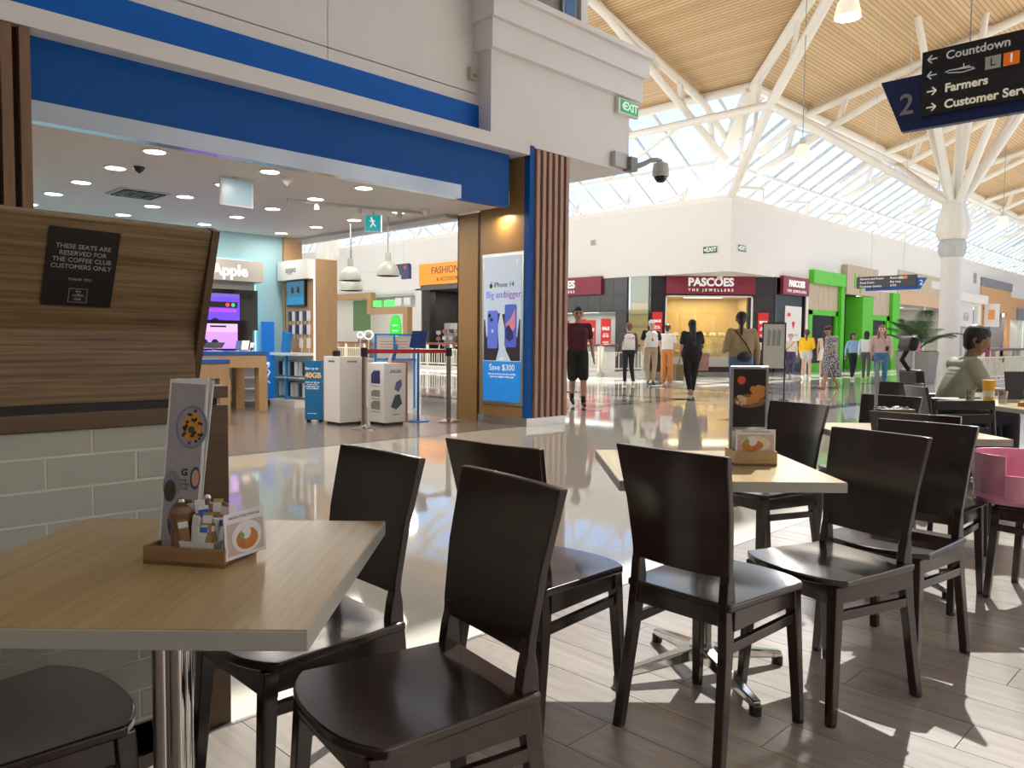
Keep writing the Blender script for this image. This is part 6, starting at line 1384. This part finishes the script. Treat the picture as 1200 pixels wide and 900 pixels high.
    if hair_style == 'curly':
        for a in np.linspace(0, 2 * PI, 9, endpoint=False): hc('h', hd_ - hf * .03 * k + hu * .02 * k + (hr * math.cos(a) + hu * math.sin(a)) * .08 * k, hd_ - hf * .04 * k + (hr * math.cos(a) + hu * math.sin(a)) * .085 * k, .05 * k, .05 * k)
    if hair_style == 'cap':
        Hh = Prims(); hc = Hh.cap; hc('h', hd_ + hu * .055 * k - hf * .02 * k, hd_ + hu * .055 * k + hf * .02 * k, .088 * k, .085 * k, 1.0); hc('h', hd_ + hu * .055 * k + hf * .05 * k, hd_ + hu * .05 * k + hf * .13 * k, .065 * k, .055 * k, .18, hu)
        remesh('cap', Hh, {'h': mat('cap_%d' % i_, hair, .8)}, root, vox)
    elif hair_style != 'none': remesh('hair', Hh, {'h': mh}, root, vox)
    if extras: extras(root, j, k, fwd, sdn, upn)
    return root
def walk(st=.22, lead='R', sw=.16):
    o = 'L' if lead == 'R' else 'R'; sx = {'R': 1, 'L': -1}
    return {'kne' + lead: (sx[lead] * .095, st * .62, .50), 'ank' + lead: (sx[lead] * .09, st, .085), 'kne' + o: (sx[o] * .095, -st * .1, .49), 'ank' + o: (sx[o] * .09, -st, .13),
            'elb' + lead: (sx[lead] * .235, -sw * .6, 1.13), 'wri' + lead: (sx[lead] * .24, -sw * .7, .89), 'elb' + o: (sx[o] * .235, sw * .25, 1.12), 'wri' + o: (sx[o] * .235, sw * 1.2, .91)}
TC = Vector((-.712, -.702, 0))   # towards the camera
def to_cam(deg):
    a = math.atan2(TC.y, TC.x) + R(deg); return (math.cos(a), math.sin(a))
# 1 the man in the maroon shirt
J1 = walk(.16, 'L', .06); J1.update(ankR=(.06, -.20, .16), kneR=(.09, .06, .50), elbR=(.25, -.05, 1.13), wriR=(.23, .05, .93), elbL=(-.25, -.03, 1.12), wriL=(-.27, .05, .88))
person('man in a maroon t-shirt and black shorts walking by the slatted pillar', (11.15, 9.30, 0), to_cam(4), 1.84, J1, 'tan', (.075, .012, .022), 'short', (.012, .013, .013), 'short', (.015, .015, .015), (.01, .008, .008), 'short', 1.02, .009, sock=(.015, .015, .015))
# 2 floral sleeves, white vest, from behind
def ex2(root, j, k, fwd, sd, up):
    p = j['waist']; loft('vest', [(0, -.0, 1.44 * k, .10 * k, .085 * k), (0, 0, 1.38 * k, .178 * k, .128 * k), (0, 0, 1.2 * k, .185 * k, .135 * k), (0, 0, .98 * k, .19 * k, .14 * k)], fabric('vest_white', (.78, .77, .75)), root)
    B().obox((.08 * k, -.14 * k, 1.32 * k), (.04, .012, .03)).obox((-.02 * k, -.14 * k, 1.30 * k), (.12, .012, .012)).build('vest_print', M_red, root)
person('person in a white charity vest and floral sleeves, seen from behind', (18.2, 13.3, 0), to_cam(195), 1.76, {'elbL': (-.27, -.02, 1.14), 'wriL': (-.30, .08, .92), 'ankR': (.16, .0, .085), 'ankL': (-.06, .1, .085)}, 'light', (.10, .09, .09), 'long', (.015, .015, .018), 'long', (.70, .68, .62), (.20, .08, .045), 'short', 1.0, extras=ex2)
# 3 man with cap and white vest
def ex3(root, j, k, fwd, sd, up):
    loft('vest', [(0, 0, 1.44 * k, .10 * k, .085 * k), (0, 0, 1.38 * k, .175 * k, .132 * k), (0, 0, 1.2 * k, .18 * k, .138 * k), (0, 0, 1.0 * k, .18 * k, .14 * k)], fabric('vest_white', (.78, .77, .75)), root)
    B().tube([(-.05 * k, .12 * k, 1.44 * k), (0, .15 * k, 1.22 * k), (.05 * k, .12 * k, 1.44 * k)], .005, 5).obox((0, .155 * k, 1.2 * k), (.05, .01, .07)).build('lanyard', M_red, root)
person('man in a white cap and white vest with beige trousers, hands at his sides', (18.8, 12.95, 0), to_cam(3), 1.86, {'elbR': (.26, -.02, 1.13), 'wriR': (.25, .06, .9), 'elbL': (-.26, -.02, 1.13), 'wriL': (-.25, .06, .9), 'ankR': (.07, 0, .085), 'ankL': (-.07, 0, .085)}, 'light', (.015, .015, .016), 'short', (.40, .31, .20), 'long', (.02, .02, .02), (.72, .70, .66), 'cap', 1.0, extras=ex3)
# 4 orange trousers
person('person in a white t-shirt and orange trousers with folded arms', (20.0, 13.2, 0), to_cam(160), 1.76, {'elbL': (-.24, .02, 1.13), 'wriL': (-.04, .18, 1.16), 'elbR': (.24, .02, 1.13), 'wriR': (.05, .2, 1.12)}, 'light', (.76, .75, .72), 'short', (.55, .23, .06), 'wide', (.6, .55, .5), (.06, .03, .02), 'bun', .98)
# 5 woman in black
def ex5(root, j, k, fwd, sd, up):
    loft('tunic', [(0, .0, 1.36 * k, .20 * k, .15 * k), (0, 0, 1.15 * k, .21 * k, .16 * k), (0, 0, .92 * k, .225 * k, .175 * k), (0, 0, .78 * k, .215 * k, .17 * k)], fabric('tunic_black', (.010, .010, .012)), root)
    w_ = j['wriL']; B().box(w_[0] - .13, w_[0] + .05, w_[1] - .16, w_[1] + .12, w_[2] - .55, w_[2] - .17).build('shopping_bag', fabric('bag_olive', (.22, .16, .09)), root); B().tube([(w_[0] - .04, w_[1] - .1, w_[2] - .18), (w_[0], w_[1], w_[2] - .06), (w_[0] - .04, w_[1] + .08, w_[2] - .18)], .008, 5).build('bag_handle', M_black, root)
    w_ = j['wriR']; B().prism([(-.02, -.5), (.24, -.5), (.26, -.1), (0, -.08)], w_[1] - .05, w_[1] + .02).build('magazine', mat('magazine_print', (.45, .25, .22), .5, var=.6, vscale=9), root).location = (w_[0] - .05, 0, w_[2])
person('woman in black with long dark hair carrying bags, seen from behind', (16.1, 9.95, 0), to_cam(183), 1.75, {'elbR': (.27, .02, 1.12), 'wriR': (.26, .20, 1.04), 'elbL': (-.25, -.02, 1.10), 'wriL': (-.27, .02, .86), 'ankR': (.04, .05, .085), 'ankL': (-.05, -.1, .1), 'kneR': (.08, .04, .5), 'kneL': (-.08, 0, .49)}, 'tan', (.010, .010, .012), 'short', (.012, .012, .014), 'long', (.45, .30, .24), (.012, .010, .010), 'long', 1.28, hips=1.1, extras=ex5, foot='bare')
# 6 woman in beige jacket
def ex6(root, j, k, fwd, sd, up):
    B().ell((-.02 * k, -.19 * k, 1.0 * k), (.13 * k, .06 * k, .085 * k), 16, 10).build('bum_bag', mat('bag_black', (.015, .016, .02), .4), root, smooth=True); B().tube([(.12 * k, -.15 * k, 1.02 * k), (.02 * k, -.165 * k, 1.2 * k), (-.14 * k, -.06 * k, 1.44 * k)], .012, 6).build('bag_strap', MATS['bag_black'], root)
    w_ = j['wriR']; B().box(w_[0] - .04, w_[0] + .04, w_[1] - .12, w_[1] + .12, w_[2] - .5, w_[2] - .12).build('paper_bag', mat('paper_brown', (.40, .24, .12), .8), root)
person('woman in a beige jacket and jeans with a black bum bag, from behind', (11.5, 6.2, 0), to_cam(186), 1.70, {'elbR': (.27, -.01, 1.13), 'wriR': (.29, .03, .88), 'elbL': (-.24, .05, 1.13), 'wriL': (-.2, .2, 1.1)}, 'light', (.40, .30, .18), 'long', (.10, .18, .34), 'long', (.5, .5, .5), (.02, .012, .01), 'pony', 1.16, extras=ex6, headdir=(.35, .9, 0))
# 7 older woman, cream top
def ex7(root, j, k, fwd, sd, up): B().obox((.24 * k, .02, .98 * k), (.12, .12, .14)).build('handbag', M_black, root); B().tube([(.24 * k, .05, 1.05 * k), (.05 * k, .15 * k, 1.2 * k), (-.13 * k, .06 * k, 1.42 * k)], .01, 5).build('bag_strap', M_black, root)
person('older woman in a cream top and navy trousers with a handbag', (28.2, 13.2, 0), to_cam(-8), 1.60, None, 'pink', (.66, .60, .50), 'long', (.05, .04, .12), 'long', (.6, .58, .55), (.35, .25, .18), 'short', 1.05, extras=ex7)
# 8 yellow hoodie
J8 = walk(.2, 'R', .1); J8.update(elbR=(.25, -.04, 1.14), wriR=(.16, .2, 1.08))
person('girl in a bright yellow hoodie and pale shorts, walking away', (26.0, 11.6, 0), to_cam(150), 1.70, J8, 'light', (.85, .52, .01), 'long', (.55, .58, .56), 'hot', (.8, .79, .76), (.10, .05, .03), 'pony', 1.06)
# 9 white dress
def ex9(root, j, k, fwd, sd, up): loft('dress', [(0, 0, 1.08 * k, .15 * k, .12 * k), (0, 0, .9 * k, .2 * k, .17 * k), (0, 0, .68 * k, .25 * k, .21 * k)], fabric('dress_white', (.80, .78, .75)), root, folds=9, amp=.05)
person('girl in a white skirt with long dark hair beside the yellow hoodie', (26.4, 11.15, 0), to_cam(165), 1.68, walk(.14, 'L', .1), 'light', (.74, .68, .62), 'none', (.8, .78, .75), 'hot', (.8, .79, .76), (.03, .016, .012), 'long', .98, extras=ex9)
# 10 patterned dress
def ex10(root, j, k, fwd, sd, up):
    m_, t, b = _new('dress_spotted') if 'dress_spotted' not in MATS else (MATS['dress_spotted'], None, None)
    if t:
        vo = t.nodes.new('ShaderNodeTexVoronoi'); vo.inputs['Scale'].default_value = 26; tc = t.nodes.new('ShaderNodeTexCoord'); cr = t.nodes.new('ShaderNodeValToRGB'); cr.color_ramp.interpolation = 'CONSTANT'
        cr.color_ramp.elements[0].color = (.55, .53, .51, 1); cr.color_ramp.elements[1].position = .42; cr.color_ramp.elements[1].color = (.10, .11, .14, 1); t.links.new(tc.outputs['Object'], vo.inputs['Vector']); t.links.new(vo.outputs['Distance'], cr.inputs[0]); t.links.new(cr.outputs[0], b.inputs['Base Color']); b.inputs['Roughness'].default_value = .8
    loft('dress', [(0, .02, 1.40 * k, .15 * k, .105 * k), (0, .02, 1.32 * k, .185 * k, .15 * k), (0, .02, 1.12 * k, .185 * k, .16 * k), (0, .01, .9 * k, .215 * k, .19 * k), (0, 0, .6 * k, .24 * k, .23 * k), (0, -.02, .33 * k, .26 * k, .27 * k)], MATS['dress_spotted'], root, folds=10, amp=.05)
    for s_ in 'RL':
        a = j['sho' + s_]; e = j['elb' + s_]; d = (e - a) * .55; B().cyl(a, a + d, .075 * k, .07 * k, 14).build('sleeve', MATS['dress_spotted'], root, smooth=True)
J10 = walk(.27, 'L', .2); J10.update(neck=(0, .06, 1.45), head=(0, .11, 1.59), elbR=(.26, -.14, 1.14), wriR=(.30, -.26, .95), elbL=(-.27, .08, 1.14), wriL=(-.30, .27, 1.02))
person('woman in a spotted midi dress and sandals striding past', (20.9, 8.65, 0), to_cam(-78), 1.70, J10, 'tan', (.45, .44, .43), 'short', (.45, .44, .43), 'hot', (.05, .03, .02), (.04, .022, .015), 'bun', 1.12, hips=1.05, extras=ex10, foot='bare', headdir=(0, .85, -.5))
# 11 child in blue
person('child in a pale blue top with dark curly hair behind the spotted dress', (27.4, 10.6, 0), to_cam(10), 1.60, walk(.12, 'R', .14), 'tan', (.30, .52, .75), 'long', (.02, .02, .025), 'long', (.7, .7, .7), (.015, .012, .012), 'curly', .95)
# 12 white backpack
def ex12(root, j, k, fwd, sd, up): B().obox((0, -.18 * k, 1.22 * k), (.27, .16, .42)).build('backpack', fabric('pack_white', (.76, .76, .76)), root, bev=.05); [B().tube([(s_ * .1, .1, 1.2 * k), (s_ * .12, .06, 1.45 * k), (s_ * .1, -.1, 1.42 * k)], .018, 6).build('pack_strap', MATS['pack_white'], root) for s_ in (-1, 1)]
person('girl with a white backpack and grey trousers, walking away', (27.0, 10.0, 0), to_cam(150), 1.66, walk(.16, 'L', .08), 'tan', (.62, .68, .76), 'long', (.12, .12, .12), 'long', (.55, .5, .45), (.02, .014, .014), 'long', .98, extras=ex12)
# 13 pink top and jeans
J13 = walk(.26, 'R', .16)
def ex13(root, j, k, fwd, sd, up): w_ = j['wriL']; B().box(-.16 * k, -.1 * k, .10 * k, .12 * k, 1.05 * k, 1.17 * k).build('phone', M_black, root); B().tube([(-.13, .13 * k, 1.16 * k), (-.05, .12 * k, 1.35 * k), (.06, .05, 1.47 * k)], .006, 5).build('phone_strap', M_black, root)
person('woman in a pale pink top and blue jeans with hair clipped up', (21.62, 7.62, 0), to_cam(-25), 1.72, J13, 'pink', (.58, .40, .37), 'long', (.06, .16, .34), 'long', (.7, .68, .65), (.22, .12, .07), 'shoulder', 1.0, extras=ex13)
# 14 seated man in a green polo
J14 = {'pelvis': (0, -.05, .60), 'waist': (0, -.02, .74), 'chest': (0, .06, .92), 'neck': (0, .10, 1.07), 'head': (0, .16, 1.215), 'shoR': (.19, .06, 1.02), 'shoL': (-.19, .06, 1.02), 'elbR': (.25, .16, .80), 'wriR': (.16, .36, .80), 'elbL': (-.25, .16, .80), 'wriL': (-.14, .36, .80),
       'hipR': (.1, -.05, .58), 'kneR': (.12, .40, .58), 'ankR': (.12, .42, .16), 'hipL': (-.1, -.05, .58), 'kneL': (-.12, .40, .58), 'ankL': (-.12, .42, .16)}
def ex14(root, j, k, fwd, sd, up): n_ = j['neck']; loft('collar', [(0, n_[1] - .01, n_[2] + .02, .062 * k, .062 * k), (0, n_[1] - .005, n_[2] - .02, .085 * k, .08 * k)], MATS['top_14'], root, 20)
person('smiling man in a pale green polo shirt seated at the far table', (7.50, 2.02, 0), (WF.x, WF.y), 1.74, J14, 'brown', (.38, .40, .31), 'short', (.02, .02, .03), 'long', (.03, .03, .03), (.008, .006, .006), 'short', 1.1, .008, extras=ex14)
# 15 older person with white hair by the railing
J15 = dict(J14)
person('white-haired person in a patterned shirt seated behind the shop counter', (9.6, 13.4, .0), to_cam(-60), 1.68, J15, 'pink', (.38, .44, .50), 'short', (.25, .22, .18), 'long', (.05, .05, .05), (.60, .58, .54), 'curly', 1.05)
mb_ = thing('mobility_seat', 'dark padded seat under the white-haired person', 'seat', (9.6, 13.4, 0), math.atan2(to_cam(-60)[1], to_cam(-60)[0]) - PI / 2); B().box(-.22, .22, -.25, .2, .40, .46).build('cushion', M_vinyl, mb_, bev=.02); B().box(-.2, .2, -.32, -.26, .46, .85).build('back', M_vinyl, mb_, bev=.02); B().box(-.15, .15, -.2, .15, .0, .40).build('base', M_grey, mb_)
# 16 shopper inside the fashion shop
person('dark-haired shopper standing inside the fashion shop', (28.6, 32.3, 0), to_cam(20), 1.62, None, 'tan', (.20, .12, .08), 'long', (.03, .03, .03), 'long', (.03, .03, .03), (.015, .012, .012), 'short', 1.0, .014)
# mannequins in the orange shop
for i, (x, c1, c2) in enumerate(((64.6, (.02, .20, .20), (.02, .03, .03)), (66.3, (.02, .42, .08), (.03, .03, .03)), (68.0, (.10, .32, .34), (.35, .03, .20)))):
    mn = thing('mannequin', ('teal', 'green', 'pale teal')[i] + ' dressed dark mannequin in the orange shop doorway', 'mannequin', (x, YC + .8, 0), PI)
    P_ = Prims(); P_.cap('k', (0, 0, 2.62), (0, 0, 2.72), .15, .16); P_.cap('k', (0, 0, 2.3), (0, 0, 2.6), .09, .08); P_.cap('t', (-.18, 0, 2.15), (.18, 0, 2.15), .2, .2, .7); P_.cap('t', (-.1, 0, 1.75), (.1, 0, 1.75), .2, .2, .7); P_.cap('t', (-.14, 0, 1.4), (.14, 0, 1.4), .24, .24, .7); P_.cap('t', (-.34, 0, 2.15), (-.42, .05, 1.5), .1, .07); P_.cap('t', (.34, 0, 2.15), (.42, .05, 1.5), .1, .07)
    P_.cap('b', (-.15, 0, 1.3), (-.15, 0, .2), .15, .1); P_.cap('b', (.15, 0, 1.3), (.15, 0, .2), .15, .1); P_.cap('b', (-.15, 0, .07), (-.15, .2, .07), .07, .06); P_.cap('b', (.15, 0, .07), (.15, .2, .07), .07, .06)
    remesh('body', P_, dict(k=M_black, t=fabric('mann_t%d' % i, c1), b=fabric('mann_b%d' % i, c2)), mn, .03)
